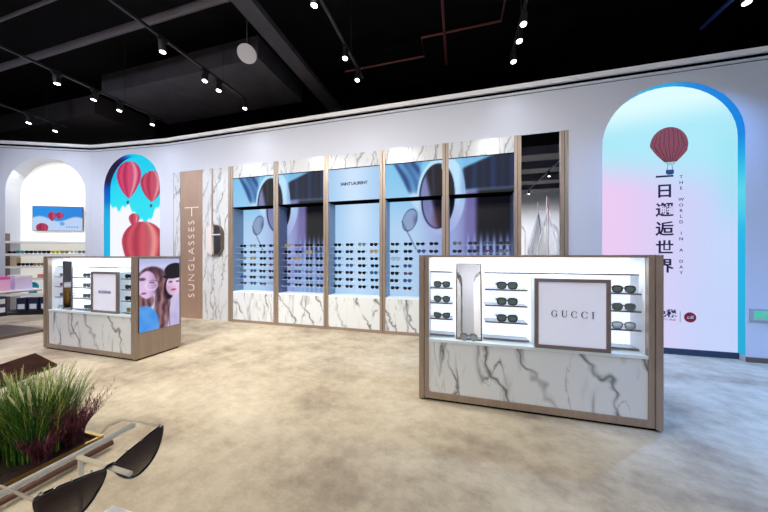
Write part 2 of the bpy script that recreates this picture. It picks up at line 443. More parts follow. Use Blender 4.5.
# ---- left arch screen with three balloons -------------------------------------
def paint_left(x, z):
    u = (x-BA[0])/1.645
    X = 50+u*230; Y = 45+(3.87-z)*174
    sky = mixc((0, 205, 238), (30, 222, 242), sm(100, 260, Y))
    edge = 262+10*math.sin(X*.09)+8*math.sin(X*.23)
    gap = math.exp(-((X-195)/34)**2)*75
    c = mixc(sky, (244, 246, 255), sm(edge+gap-8, edge+gap+8, Y))
    c = mixc(c, (0, 175, 225), ell(X, Y, 60, 90, 45, 60, .5)*.8)
    mg, md, hi = (150, 16, 70), (214, 62, 110), (250, 200, 198)
    c = balloon(c, X, Y, 130, 125, 52, 60, 225, mg, md, hi)
    c = balloon(c, X, Y, 226, 162, 48, 48, 245, (140, 20, 62), (206, 66, 96), hi)
    c = mixc(c, (60, 60, 110), ell(X, Y, 126, 242, 5, 8)); c = mixc(c, (60, 60, 110), ell(X, Y, 222, 260, 5, 7))
    c = balloon(c, X, Y, 152, 310, 22, 20, 350, mg, (205, 70, 90), hi)
    c = balloon(c, X, Y, 188, 412, 88, 86, 580, (150, 30, 62), (206, 78, 92), (250, 190, 170))
    return c
s2 = thing('arched_led_screen', 'narrower-looking arched screen at left showing three pink hot air balloons on blue sky', 'screen', (-8.6, 4.567, 0), angB)
picture('display_panel', BA[0], BA[1], .085, 3.87, 90, 200, paint_left, M_pic, s2, y=.13, archtop=True)
bm = bmesh.new(); prism_xz(bm, [(BA[0], 0)] + arch(BA[0], BA[1], 3.87) + [(BA[1], 0)], .134, .18); finish(bm, 'backing', M_dark, s2)
def rev_left(x, z):
    c = mixc((0, 178, 226), (0, 85, 190), sm(2.4, 3.0, z))
    c = mixc(c, (34, 16, 60), sm(3.05, 3.3, z)*(1-sm(.55, .8, x)))
    return mixc(c, (40, 200, 235), sm(.7, 1.0, x))
reveal('lit_reveal', BA[0], BA[1], 3.87, .085, s2, rev_left, 0, .13)

# ---- niche on the far left: lining, shelves, television ------------------------
nm = Matrix.Translation(C0) @ Matrix.Rotation(angC, 4, 'Z')
M_niche = mat('niche_lining_glow', (246, 244, 234), .6, emis=(250, 248, 238), es=.42)  # glow added to the lining to brighten the niche
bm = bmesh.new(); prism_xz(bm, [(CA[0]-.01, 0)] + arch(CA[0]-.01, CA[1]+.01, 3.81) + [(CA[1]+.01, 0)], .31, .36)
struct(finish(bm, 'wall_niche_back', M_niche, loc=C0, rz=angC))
niche = thing('niche_shelving', 'white shelves with glossy edges inside the lit arched niche at far left', 'shelf', C0, angC)
M_shelfw = mat('white_shelf', (236, 235, 232), .4)
for z in (1.77, 1.47, 1.17, .88, .5): box('shelf', CA[0]+.002, CA[1]-.002, -.0, .308, z-.055, z, M_shelfw, niche)
for a, b in ((.1, .445), (.5, .825), (.88, 1.115), (1.17, 1.415), (1.47, 1.715), (1.77, 1.95)):
    box('dark_upright', CA[0]+.002, CA[0]+.012, 0, .085, a, b, M_bronzed, niche)
box('dark_plinth', CA[0]+.002, CA[1]-.002, -.05, .308, 0.001, .1, M_dark, niche)
lp = bpy.data.lights.new('niche_fill_light', 'AREA'); lp.shape = 'RECTANGLE'; lp.size = 1.3; lp.size_y = .08; lp.energy = 7; lp.color = (1, .97, .9)  # added area light that fills the niche; it has no fixture
lo = bpy.data.objects.new('niche_fill_light', lp); link(lo); lo.location = nm @ Vector((sum(CA)/2, .06, 3.45)); lo.rotation_euler = (R(-12), 0, angC)
def paint_tv(x, z):
    X = 130+(x+.538)/1.076*510; Y = 118+(.3025-z)/.605*250
    c = mixc((24, 140, 226), (30, 120, 215), sm(300, 600, X)*.6)
    cl = 250+18*math.sin(X*.02)-20*sm(480, 640, X)-25*(1-sm(150, 300, X))
    c = mixc(c, (186, 208, 242), sm(cl-12, cl+14, Y))
    c = balloon(c, X, Y, 326, 205, 42, 30, 270, (110, 8, 50), (190, 40, 90), (220, 120, 150))
    c = balloon(c, X, Y, 405, 203, 42, 28, 250, (110, 8, 50), (190, 40, 90), (220, 120, 150))
    c = mixc(c, (40, 140, 210), ell(X, Y, 430, 295, 26, 20)*.6)
    c = balloon(c, X, Y, 226, 335, 62, 45, 420, (110, 10, 50), (180, 40, 90), (205, 90, 120))
    if 470 < X < 600 and 318 < Y < 338 and (int(X/9) % 3): c = mixc(c, (50, 120, 200), .5)
    return c
tv = thing('television', 'wide wall screen with hot air balloons above the shelves in the left niche', 'television', (-9.73+.403*-.0, 4.39, 2.35), angC)
box('bezel', -.548, .548, .004, .03, -.313, .313, M_bronzed, tv)
picture('screen', -.538, .538, -.3025, .3025, 110, 60, paint_tv, M_pic, tv, y=.0)

# ------------------------------------------------------------------ eyewear prototypes
def rim_pts(cx, rx, rz, cat=0, n=16, p=2.6):
    pts = []
    for k in range(n):
        a = 2*math.pi*k/n; c, s = math.cos(a), math.sin(a)
        x = math.copysign(abs(c)**(2/p), c)*rx; z = math.copysign(abs(s)**(2/p), s)*rz
        if cat and s > 0: z += cat*max(0, (x if cx > 0 else -x)/rx)*rz*.4
        if s < 0: x *= .88
        pts.append((cx+x, 0, z))
    return pts
def eyewear(name, W, frame_m, lens_m, style, fr=.0035, temple=.12):
    """origin under the lenses, front towards -Y"""
    rx = W*.215; rz = {'round': W*.185, 'square': W*.165, 'cat': W*.15, 'slim': W*.12}[style]
    p = {'round': 2.0, 'square': 3.4, 'cat': 2.4, 'slim': 2.6}[style]; cat = 1 if style == 'cat' else 0
    root = bpy.data.objects.new(name, None); root.empty_display_size = .02
    h = rz+fr
    bm = bmesh.new()
    for s in (-1, 1):
        pts = [(x, y, z+h) for x, y, z in rim_pts(s*W*.265, rx, rz, cat, p=p)]
        add_tube(bm, pts, fr, 5, closed=True)
    add_tube(bm, [(-W*.06, 0, h+rz*.25), (0, -.002, h+rz*.4), (W*.06, 0, h+rz*.25)], fr, 5)
    fo = finish(bm, 'frame', frame_m, root)
    for s in (-1, 1):
        bm = bmesh.new(); pts = rim_pts(s*W*.265, rx, rz, cat, p=p); prism_xz(bm, [(x, z+h) for x, _, z in pts], -.001, .001)
        finish(bm, 'lens', lens_m, root)
    for s in (-1, 1):
        bm = bmesh.new()
        add_tube(bm, [(s*W*.47, 0, h+rz*.55), (s*W*.49, .012, h+rz*.55), (s*W*.48, temple*.75, h+rz*.5), (s*W*.46, temple, h-rz*.2)], fr*.85, 5)
        finish(bm, 'temple', frame_m, root)
    return root
FR = {'black': mat('frame_black', (16, 16, 20), .25), 'tortoise': mat('frame_tortoise', (92, 52, 30), .3), 'gold': mat('frame_gold', (176, 140, 80), .3, .9),
      'navy': mat('frame_navy', (26, 40, 84), .3), 'silver': mat('frame_silver', (150, 156, 165), .25, .9), 'green': mat('frame_green', (42, 56, 56), .3),
      'teal': mat('frame_teal', (20, 150, 160), .3), 'yellow': mat('frame_yellow', (222, 214, 60), .3), 'olive': mat('frame_olive', (140, 132, 40), .3),
      'cream': mat('frame_cream', (220, 214, 200), .4), 'red': mat('frame_red', (150, 50, 60), .3), 'grey': mat('frame_grey', (110, 116, 122), .3)}
LN = {'black': mat('lens_black', (14, 15, 20), .08), 'brown': mat('lens_brown', (86, 58, 48), .1), 'green': mat('lens_green', (104, 124, 122), .1, alpha=.85),
      'blue': mat('lens_blue', (56, 84, 140), .1), 'pale': mat('lens_pale', (175, 195, 210), .1, alpha=.5), 'violet': mat('lens_violet', (98, 70, 120), .1),
      'amber': mat('lens_amber', (176, 150, 90), .1, alpha=.8)}
protos = {}
def proto(fr, ln, style, W=.15, th=.0035, temple=.12):
    k = (fr, ln, style, W)
    if k not in protos:
        protos[k] = eyewear('sunglasses', W, FR[fr], LN[ln], style, th, temple)
    return protos[k]
def place_eyewear(fr, ln, style, loc, label, group, W=.15, rz=0, th=.0035, name='sunglasses', temple=.12):
    c = copy_tree(proto(fr, ln, style, W, th, temple)); c.name = name
    c.location = loc; c.rotation_euler = (0, 0, rz)
    tag(c, label, 'sunglasses' if name == 'sunglasses' else 'glasses', group)
    return c

# ------------------------------------------------------------------ display run on the back wall
POST = [(-4.787, -4.662), (-3.642, -3.53), (-2.511, -2.41), (-1.378, -1.272), (-.259, -.154), (.870, .973), (1.522, 1.630)]
YF = 4.75
def paint_woman(U, z):
    x = 25+267*U if U < 1 else 320+300*(U-1); y = 85+(3.07-z)*257
    c = mixc((128, 196, 236), (176, 208, 240), sm(100, 420, y))
    # soft background on the right
    skin = mixc((150, 165, 215), (120, 118, 176), sm(330, 440, x))
    c = mixc(c, skin, sm(215, 330, y)*sm(120, 300, x))
    # hair streaks sweeping down from top left
    if y < 260:
        t = (y-85)/160
        l = 62+85*t; r = 200-12*t
        st = .5+.5*math.sin((x-80*t)*.16)
        st = .5+.5*math.sin((x-80*t)*.11+math.sin(y*.03)*1.2)*math.cos((x-80*t)*.037); hc = mixc((26, 62, 124), (104, 170, 220), st*.85)
        c = mixc(c, hc, sm(l-8, l+14, x)*(1-sm(r-18, r+8, x))*(1-sm(205, 250, y)))
    # dark mass on the right, below a bright sloping band
    yl = 128-(x-390)*.33
    if x > 375:
        st = .5+.5*math.sin(x*.11)*math.sin(x*.037+1)
        dk = mixc((6, 12, 34), (22, 54, 104), st*.7)
        top = mixc((120, 186, 228), (46, 110, 176), sm(520, 620, x))
        up = mixc(top, dk, sm(yl-6, yl+10, y))
        c = mixc(c, up, sm(378, 400, x)*(1-sm(214, 236, y)))
        lowc = mixc((112, 106, 164), (7, 7, 18), sm(440, 475, x))
        stf = .5+.5*math.sin(x*.2)
        lowc = mixc(lowc, mixc((70, 84, 150), (150, 170, 220), stf), sm(380, 480, y)*(.35+.65*stf))
        c = mixc(c, lowc, sm(214, 240, y)*sm(385, 420, x))
        c = mixc(c, (150, 178, 226), sm(470, 560, y)*.8)
    # white glasses ring
    ring = ell(x, y, 288, 240, 112, 172, .03, .06)
    rc = mixc((186, 226, 250), (166, 178, 226), sm(180, 360, y))
    rc = mixc(rc, (110, 150, 205), .6*sm(365, 392, x)*(1-sm(200, 300, y)))
    c = mixc(c, rc, ring)
    e = ell(x, y, 268, 242, 82, 142, .03, .05); c = mixc(c, (24, 32, 66), e)
    lens = mixc((122, 128, 178), (8, 8, 20), sm(205+max(0, y-150)*.22, 232+max(0, y-150)*.22, x))
    lens = mixc(lens, (70, 84, 130), .35*math.exp(-((x-246-y*.03)/7)**2)*(1-sm(230, 300, y)))
    lens = mixc(lens, (86, 34, 50), .5*ell(x, y, 272, 335, 30, 50, .6))
    c = mixc(c, lens, ell(x, y, 270, 242, 76, 136, .03, .05))
    # temple from the ring's left side
    c = mixc(c, (198, 222, 246), ell(x, y, 178, 262, 46, 26, .3, .7)*.8*(1-ring))
    # nose-pad loop
    qx, qy = (x-130)*.94+(y-338)*.34, -(x-130)*.34+(y-338)*.94
    a = math.hypot(qx/34, qy/54)
    c = mixc(c, (40, 54, 100), math.exp(-((a-1)/.06)**2)*.9)
    if a < .95: c = mixc(c, mixc((128, 146, 186), (66, 70, 110), sm(135, 165, x)*math.exp(-((y-340)/26)**2)), .8)
    ln = 88+(y-338)*.52
    if 340 < y < 480: c = mixc(c, (40, 54, 100), math.exp(-((x-ln)/3)**2)*.8)
    return c
def paint_plain(U, z):
    return mixc(mixc((160, 200, 238), (206, 228, 252), math.exp(-((U-.5)/.35)**2)*.9), (176, 210, 246), sm(2.4, 1.4, z)*.5)
bays = [(-4.662, -3.642, 0, 'first bay from the left'), (-3.530, -2.511, 1, 'second bay from the left'), (-2.410, -1.378, None, 'plain pale middle bay'),
        (-1.272, -.259, 0, 'fourth bay from the left'), (-.154, .870, 1, 'fifth bay beside the mirror')]
bay_label = ['leftmost wall display bay, with the blue picture of the left half of the glasses',
             'second wall display bay from left, its picture mostly dark on the right side',
             'middle wall display bay with plain pale blue backlight and SAINT LAURENT header',
             'fourth wall display bay with white glasses frame picture, left of the split post',
             'wall display bay directly left of the tall mirror with dark navy picture']
def post(parent, a, b):
    bm = bmesh.new(); mid = (a+b)/2
    add_box(bm, a, mid-.004, YF-.022, YF+.3, 0, 3.34); add_box(bm, mid+.004, b, YF-.022, YF+.3, 0, 3.34)
    add_box(bm, mid-.004, mid+.004, YF-.008, YF+.3, 0, 3.34, 1)
    return finish(bm, 'post', [M_bronze, M_groove], parent)
for i, (a, b, part, nm_) in enumerate(bays):
    t = thing('wall_display_unit', bay_label[i], 'display unit', (0, 0, 0), 0, 'wall display bays')
    post(t, *POST[i])
    ox = (a+b)/2
    def local(U, z, part=part): return paint_woman(U+part, z) if part is not None else paint_plain(U, z)
    box('marble_header', a, b, YF-.01, YF+.25, 3.078, 3.34, M_marble2, t)
    box('header_edge', a, b, YF-.012, YF+.02, 3.062, 3.078, M_groove, t)
    pa = (lambda x, z, a=a, b=b, f=local: f((x-a)/(b-a), z))
    box('lightbox_casing', a, b, YF-.004, YF+.24, 2.455, 3.062, M_dark, t)
    picture('lightbox_picture', a, b, 2.455, 3.062, 70, 42, pa, M_pic, t, y=YF-.008)
    box('lightbox_edge', a, b, YF-.012, YF+.25, 2.435, 2.455, M_groove, t)
    bk = box('back_casing', a, b, YF+.272, YF+.31, .655, 2.44, M_dark, t)
    picture('back_picture', a, b, .66, 2.44, 70, 110, pa, M_pic, t, y=YF+.27)
    M_side = M_white
    for xs in ((a, a+.012), (b-.012, b)): box('side_panel', xs[0], xs[1], YF, YF+.268, .66, 2.435, mat('recess_side_%d' % i, (120, 150, 185) if part is None or part == 0 else (90, 110, 150), .3), t)
    for k in range(7):
        z = 1.597-.134*k
        sh = box('glass_shelf', a+.013, b-.013, YF+.06, YF+.266, z-.006, z, M_acryl, t)
        box('shelf_edge', a+.013, b-.013, YF+.056, YF+.06, z-.006, z, mat('shelf_edge_light', (200, 225, 245), .2, alpha=.5) if (i, k) == (0, 0) else bpy.data.materials['shelf_edge_light'], sh)
    box('ledge', a, b, YF-.01, YF+.27, .63, .66, M_ledge, t)
    box('marble_base', a, b, YF-.012, YF+.25, .055, .63, M_marble, t)
    box('bottom_rail', a, b, YF-.022, YF+.25, 0, .055, M_bronze, t)
    if part is None:
        text('lettering', 'SAINT LAURENT', .078, (-1.887, YF-.01, 2.772), (R(90), 0, 0), mat('sl_ink', (24, 40, 80), .5), t, .002, bold=.0028, spacing=.92)

xs_b = [(-4.50, -4.25, -4.00, -3.77), (-3.40, -3.15, -2.90, -2.66), (-2.27, -2.02, -1.77, -1.52), (-1.13, -.88, -.645, -.41), (-.02, .235, .49, .735)]
rng = random.Random(3)
ordn = ['first', 'second', 'third', 'fourth', 'fifth', 'sixth', 'lowest']
combos = [('black', 'black', 'square'), ('black', 'black', 'cat'), ('navy', 'black', 'square'), ('navy', 'blue', 'round'), ('silver', 'green', 'round'),
          ('gold', 'amber', 'round'), ('black', 'violet', 'cat'), ('green', 'black', 'slim'), ('grey', 'pale', 'square'), ('silver', 'blue', 'slim')]
for bi, xs in enumerate(xs_b):
    for k in range(7):
        for ci, x in enumerate(xs):
            z = 1.597-.134*k
            if bi == 4 and k > 1: continue        # hidden behind the front counter
            if bi == 3 and k > 1 and ci > 1: continue
            fr, ln, st = combos[min(9, int(abs(rng.gauss(0, 1))*3.4))]
            place_eyewear(fr, ln, st, (x+rng.uniform(-.012, .012), YF+.1, z+.0005),
                          f'{fr}-framed {st if st != "cat" else "cat-eye"} sunglasses, {ordn[ci]} in the {ordn[k]} shelf row, {bays[bi][3]}',
                          'sunglasses on the wall display', W=.156, th=.0045)

# mirror bay
t = thing('tall_wall_mirror', 'tall mirror between bronze posts at the right end of the wall display', 'mirror')
post(t, *POST[5]); post(t, *POST[6])
box('mirror_pane', .973, 1.522, YF, YF+.02, .055, 3.34, M_mirror, t)
box('backing', .973, 1.522, YF+.02, YF+.1, .055, 3.34, M_dark, t)
box('bottom_rail', .973, 1.522, YF-.02, YF+.1, 0, .055, M_bronze, t)
# left end panels
t = thing('marble_wall_panel', 'slim white marble strip at the far left edge of the bronze sign panel', 'wall panel')
box('edge_line', -6.364, -6.348, YF-.006, YF+.1, 0, 3.338, M_bronzed, t); box('marble', -6.348, -6.154, YF-.01, YF+.1, 0, 3.338, M_marble2, t)
t = thing('bronze_sign_panel', 'tall brown metal panel with pale vertical lettering left of the displays', 'wall panel')
box('panel', -6.154, -5.496, YF-.002, YF+.1, 0, 3.338, noise_mat('sign_bronze', (176, 146, 126), (186, 156, 136), 20, .42, .4, stretch=(1, 1, .05)), t)
M_let = mat('sign_letters', (248, 236, 222), .5, emis=(255, 240, 225), es=.1)
text('lettering', 'SUNGLASSES', .25, (-5.815, YF-.006, 1.34), (R(90), R(-90), 0), M_let, t, .004, bold=-.007, spacing=1.3, sx=1)
box('lettering_bar', -6.02, -5.62, YF-.008, YF-.002, 2.50, 2.515, M_let, t)
box('lettering_stem', -5.825, -5.808, YF-.008, YF-.002, 2.31, 2.50, M_let, t)
t = thing('marble_wall_panel', 'white marble panel behind the capsule mirror, split by a thin bronze line', 'wall panel')
box('marble', -5.496, -5.244, YF-.01, YF+.1, 0, 3.338, M_marble2, t); box('marble', -5.202, -4.788, YF-.01, YF+.1, 0, 3.338, M_marble2, t)
box('bronze_line', -5.244, -5.202, YF-.014, YF+.1, 2.08, 3.338, M_bronze, t); box('bronze_line', -5.244, -5.202, YF-.006, YF+.1, 0, 2.08, M_marble2, t)
# capsule mirror
t = thing('capsule_mirror', 'round-ended wall mirror with pale sleeve, hanging on the narrow marble panel', 'mirror', (-5.1, YF-.01, 1.76))
def capsule(cx, hw, hh, n=14):
    p = [(cx+hw*math.cos(math.pi*i/n), hh-hw+hw*math.sin(math.pi*i/n)) for i in range(n+1)]
    return p+[(cx-hw*math.cos(math.pi*i/n), -hh+hw-hw*math.sin(math.pi*i/n)) for i in range(n+1)]
bm = bmesh.new(); prism_xz(bm, capsule(0, .20, .335), -.06, 0); finish(bm, 'rim', M_bronzed, t)
bm = bmesh.new(); prism_xz(bm, capsule(0, .18, .315), -.063, -.0601); finish(bm, 'mirror_glass', M_mirror, t)
bm = bmesh.new(); prism_xz(bm, [(-.215, -.25), (-.05, -.335), (-.05, .335), (-.215, .25)], -.09, -.064); finish(bm, 'pale_sleeve', mat('sleeve', (226, 216, 212), .4), t)
box('dark_slot', -.235, -.2155, -.085, -.0, -.2, .26, M_bronzed, t)
box('shelf_lip', -.05, .175, -.085, -.064, .1, .125, M_pale, t)

# ------------------------------------------------------------------ serif brand letters for the counter sign
def serif_letter(bm, ch, x, h):
    """adds one serif capital of height h with its left at x; returns its width"""
    w = h*.86; cx = x+w/2; cz = 0; T = h*.13; tn = h*.035
    def arcpoly(a0, a1, n=22):
        o, i_ = [], []
        for k in range(n+1):
            a = a0+(a1-a0)*k/n
            o.append((cx+w/2*math.cos(a), cz+h/2*math.sin(a)))
            i_.append((cx+T*.35*0+(w/2-T-abs(0))*math.cos(a)+(0), cz+(h/2-tn)*math.sin(a)))
        return o+i_[::-1]
    if ch in 'CG':
        prism_xz(bm, arcpoly(R(48), R(312)), -.004, 0)
        prism_xz(bm, [(cx+w*.32, h*.16), (cx+w*.38, h*.16), (cx+w*.38, h*.47), (cx+w*.33, h*.40)], -.004, 0)
        if ch == 'G':
            prism_xz(bm, [(cx+w*.24, -h*.40), (cx+w*.38, -h*.36), (cx+w*.38, -h*.02), (cx+w*.24, -h*.02)], -.004, 0)
            prism_xz(bm, [(cx+w*.10, -h*.04), (cx+w*.48, -h*.04), (cx+w*.48, 0), (cx+w*.10, 0)], -.004, 0)
        else:
            prism_xz(bm, [(cx+w*.32, -h*.36), (cx+w*.38, -h*.42), (cx+w*.38, -h*.2), (cx+w*.35, -h*.2)], -.004, 0)
        return w
    if ch == 'U':
        w = h*.84; n = 14; o = [(x+w*.12, h*.5)]; r1 = w*.36; c2 = x+w*.48
        o += [(c2-r1*math.cos(math.pi*k/n), -h*.18-h*.32*math.sin(math.pi*k/n)) for k in range(n+1)]
        o += [(x+w*.84, h*.5), (x+w*.80, h*.5)]
        o += [(c2+(r1-h*.04)*math.cos(math.pi*k/n)*.98, -h*.16-h*.27*math.sin(math.pi*k/n)) for k in range(n//2+1)]
        o += [(c2-(r1-T)*math.sin(math.pi/2*k/7), -h*.43+h*.27*(1-math.cos(math.pi/2*k/7))) for k in range(1, 8)]
        o += [(x+w*.12+T, h*.5)]
        prism_xz(bm, o, -.004, 0)
        for a, b in ((.02, .40), (.68, .98)): prism_xz(bm, [(x+w*a, h*.47), (x+w*b, h*.47), (x+w*b, h*.5), (x+w*a, h*.5)], -.0045, -.0005)
        return w
    w = h*.34; c = x+w/2
    prism_xz(bm, [(c-T/2, -h*.5), (c+T/2, -h*.5), (c+T/2, h*.5), (c-T/2, h*.5)], -.004, 0)
    for z in (-.5, .47): prism_xz(bm, [(c-w/2, h*z), (c+w/2, h*z), (c+w/2, h*(z+.03)), (c-w/2, h*(z+.03))], -.0045, -.0005)
    return w

# ------------------------------------------------------------------ the two display counters
def counter(X0, X1, Ht, label, shelves, topshelf, Y=2.65):
    t = thing('display_counter', label, 'display counter', (X0, Y, 0), 0, 'bronze framed display counters')
    Wd = X1-X0; D = .62
    for s, (a, b) in enumerate(((0, .05), (Wd-.05, Wd))):
        bm = bmesh.new(); add_box(bm, a, b, .0, D, .02, Ht, bev=.003); finish(bm, 'side_panel', M_bronze, t)
    box('shadow_gap', .02, Wd-.02, .03, D-.03, 0, .03, M_groove, t)
    for a, b in ((.054, .094), (Wd-.094, Wd-.054)): box('front_post', a, b, .008, .05, .025, Ht-.002, M_bronze, t)
    box('bottom_rail', .094, Wd-.094, .008, .05, .025, .085, M_bronze, t)
    box('top_rail', .094, Wd-.094, .008, .05, Ht-.022, Ht-.002, M_bronze, t)
    box('marble_front', .094, Wd-.094, .02, .06, .085, .575, M_marble, t)
    box('ledge', .094, Wd-.094, .012, .25, .575, .6, M_ledge, t)
    box('light_back', .095, Wd-.095, .25, .27, .6, Ht-.024, M_light, t)
    box('inner_side', .088, .096, .05, .25, .6, Ht-.024, M_white, t); box('inner_side', Wd-.096, Wd-.088, .05, .25, .6, Ht-.024, M_white, t)
    box('top_board', .05, Wd-.05, .05, D, Ht-.024, Ht-.003, M_white, t)
    box('rear_panel', .05, Wd-.05, D-.03, D-.005, .03, Ht-.024, M_bronze, t)
    for (a, b, zz, y0) in shelves+topshelf:
        sh = box('shelf', a-X0, b-X0, y0, .249, zz-.010, zz, M_shelf, t)
        box('shelf_edge', a-X0, b-X0, y0-.005, y0, zz-.012, zz+.001, M_bronzed, sh)
    for xl in (Wd*.3, Wd*.7):
        l = bpy.data.lights.new('case_light', 'AREA'); l.shape = 'RECTANGLE'; l.size = Wd*.34; l.size_y = .04; l.energy = 3.0; l.color = (.82, .93, 1)
        o = bpy.data.objects.new('case_light', l); link(o, t); o.location = (xl, .12, Ht-.035)
    return t
Zs = (1.095, .945, .787)
c1 = counter(-.370, 1.574, 1.420, 'large marble-fronted counter in the right foreground with GUCCI sign and sunglasses shelves',
    [(-.27, -.05, z, .10) for z in Zs] + [(.249, .62, z, .10) for z in Zs] + [(1.255, 1.49, z, .10) for z in Zs] + [(-.27, -.03, .622, .13), (.235, .64, .622, .13), (1.25, 1.49, .622, .13)],
    [(-.27, -.05, 1.255, .13), (.249, 1.49, 1.255, .13)])
c2 = counter(-6.09, -4.146, 1.407, 'smaller-looking marble counter at left with a portrait screen on its end panel',
    [(-5.965, -5.82, z, .07) for z in Zs] + [(-5.56, -5.10, z, .07) for z in Zs] + [(-4.53, -4.285, z, .07) for z in Zs] + [(-5.58, -5.14, .622, .09), (-4.53, -4.285, .622, .09)],
    [(-5.965, -5.82, 1.25, .10), (-5.56, -4.285, 1.25, .10)], 2.592)

def sign(x0, x1, z0, z1, label, body, yf=2.655):
    t = thing('brand_sign', label, 'sign', ((x0+x1)/2, yf, z0)); W = (x1-x0)/2; Hh = z1-z0
    bm = bmesh.new(); f = .03
    for a in ((-W, -W+f, 0, Hh), (W-f, W, 0, Hh), (-W+f, W-f, 0, f), (-W+f, W-f, Hh-f, Hh)): add_box(bm, a[0], a[1], 0, .03, a[2], a[3])
    finish(bm, 'frame', M_signf, t)
    box('face', -W+f, W-f, .012, .03, f, Hh-f, M_sign, t)
    box('lit_body', -W+.01, W-.01, .03, .17, .01, Hh-.01, M_ledge, t)
    if body == 'GUCCI':
        bm = bmesh.new(); h = .058; x = -.152
        for ch in body: x += serif_letter(bm, ch, x, h)+.026
        o = finish(bm, 'lettering', mat('letter_grey', (44, 50, 60), .5), t); o.location = (0, .012, Hh*.50)
    else:
        text('lettering', body, .062, (0, .011, Hh*.5), (R(90), 0, 0), mat('letter_grey2', (60, 64, 96), .5), t, .002, bold=0)
    return t
sign(.655, 1.224, .602, 1.213, 'square bronze-framed sign reading GUCCI standing on the right counter ledge', 'GUCCI')
sign(-5.125, -4.58, .602, 1.185, 'square bronze-framed sign with small lettering on the left counter ledge', 'RODENA', 2.645)
def table_mirror(x0, x1, z0, z1, y, label, tilt=0):
    t = thing('counter_mirror', label, 'mirror', ((x0+x1)/2, y, z0)); t.rotation_euler = (R(tilt), 0, 0); W = (x1-x0)/2; Hh = z1-z0; f = .012
    bm = bmesh.new()
    for a in ((-W, -W+f, 0, Hh), (W-f, W, 0, Hh), (-W+f, W-f, 0, f), (-W+f, W-f, Hh-f, Hh)): add_box(bm, a[0], a[1], 0, .014, a[2], a[3])
    finish(bm, 'frame', M_bronzed, t); box('mirror_glass', -W+f, W-f, .004, .012, f, Hh-f, M_mirror, t)
    box('back_stand', -W*.6, W*.6, .014, .04, 0.002, Hh*.3, M_white, t)
table_mirror(-.02, .222, .602, 1.345, 2.72, 'narrow upright mirror in a thin bronze frame between the right counter shelves', -6.5)
table_mirror(-5.80, -5.60, .602, 1.33, 2.67, 'narrow upright mirror between the left counter shelves')

g = 'sunglasses on the right counter'
for k, z in enumerate(Zs):
    r = ('top', 'middle', 'bottom')[k]
    place_eyewear('green', 'green', ('square', 'round', 'cat')[k], (-.155, 2.75, z+.001), f'dark green sunglasses on the {r} short shelf at the left end of the right counter', g, W=.16, th=.006)
    place_eyewear('green', 'green', 'square', (.445, 2.75, z+.001), f'chunky dark sunglasses on the {r} shelf between mirror and GUCCI sign', g, W=.18, th=.0075)
    place_eyewear('grey' if k else 'black', ('green', 'green', 'pale')[k], 'square', (1.355, 2.745, z+.001), f'{"dark" if not k else "pale grey"} sunglasses on the {r} shelf right of the GUCCI sign', g, W=.17, th=.005)
place_eyewear('grey', 'pale', 'round', (.10, 2.69, .6005), 'clear thin-rimmed glasses in front of the right counter mirror', None, W=.16, name='glasses', th=.0025, temple=.025)
g = 'sunglasses on the left counter'
for k, z in enumerate(Zs):
    r = ('top', 'middle', 'bottom')[k]
    place_eyewear('tortoise' if k != 1 else 'red', ('brown', 'violet', 'black')[k], 'square', (-5.885, 2.71, z+.001), f'small sunglasses on the {r} shelf at the far left of the left counter', g, W=.13, th=.005)
    place_eyewear('green', 'green', 'square', (-5.34, 2.71, z+.001), f'green sunglasses on the {r} shelf between mirror and sign, left counter', g, W=.15, th=.005)
    place_eyewear('black', 'black' if k != 1 else 'brown', 'square', (-4.435, 2.70, z+.001), f'black sunglasses on the {r} shelf right of the left counter sign', g, W=.15, th=.006)
place_eyewear('green', 'green', 'square', (-5.34, 2.72, .623), 'pale green sunglasses on the low tray between mirror and sign, left counter', g, W=.15, th=.005)
place_eyewear('gold', 'amber', 'square', (-4.44, 2.72, .623), 'gold sunglasses on the low tray right of the left counter sign', g, W=.15, th=.005)
place_eyewear('silver', 'pale', 'round', (-5.88, 2.68, .6005), 'clear silver glasses on the low tray at the far left of the left counter', None, W=.15, name='glasses')

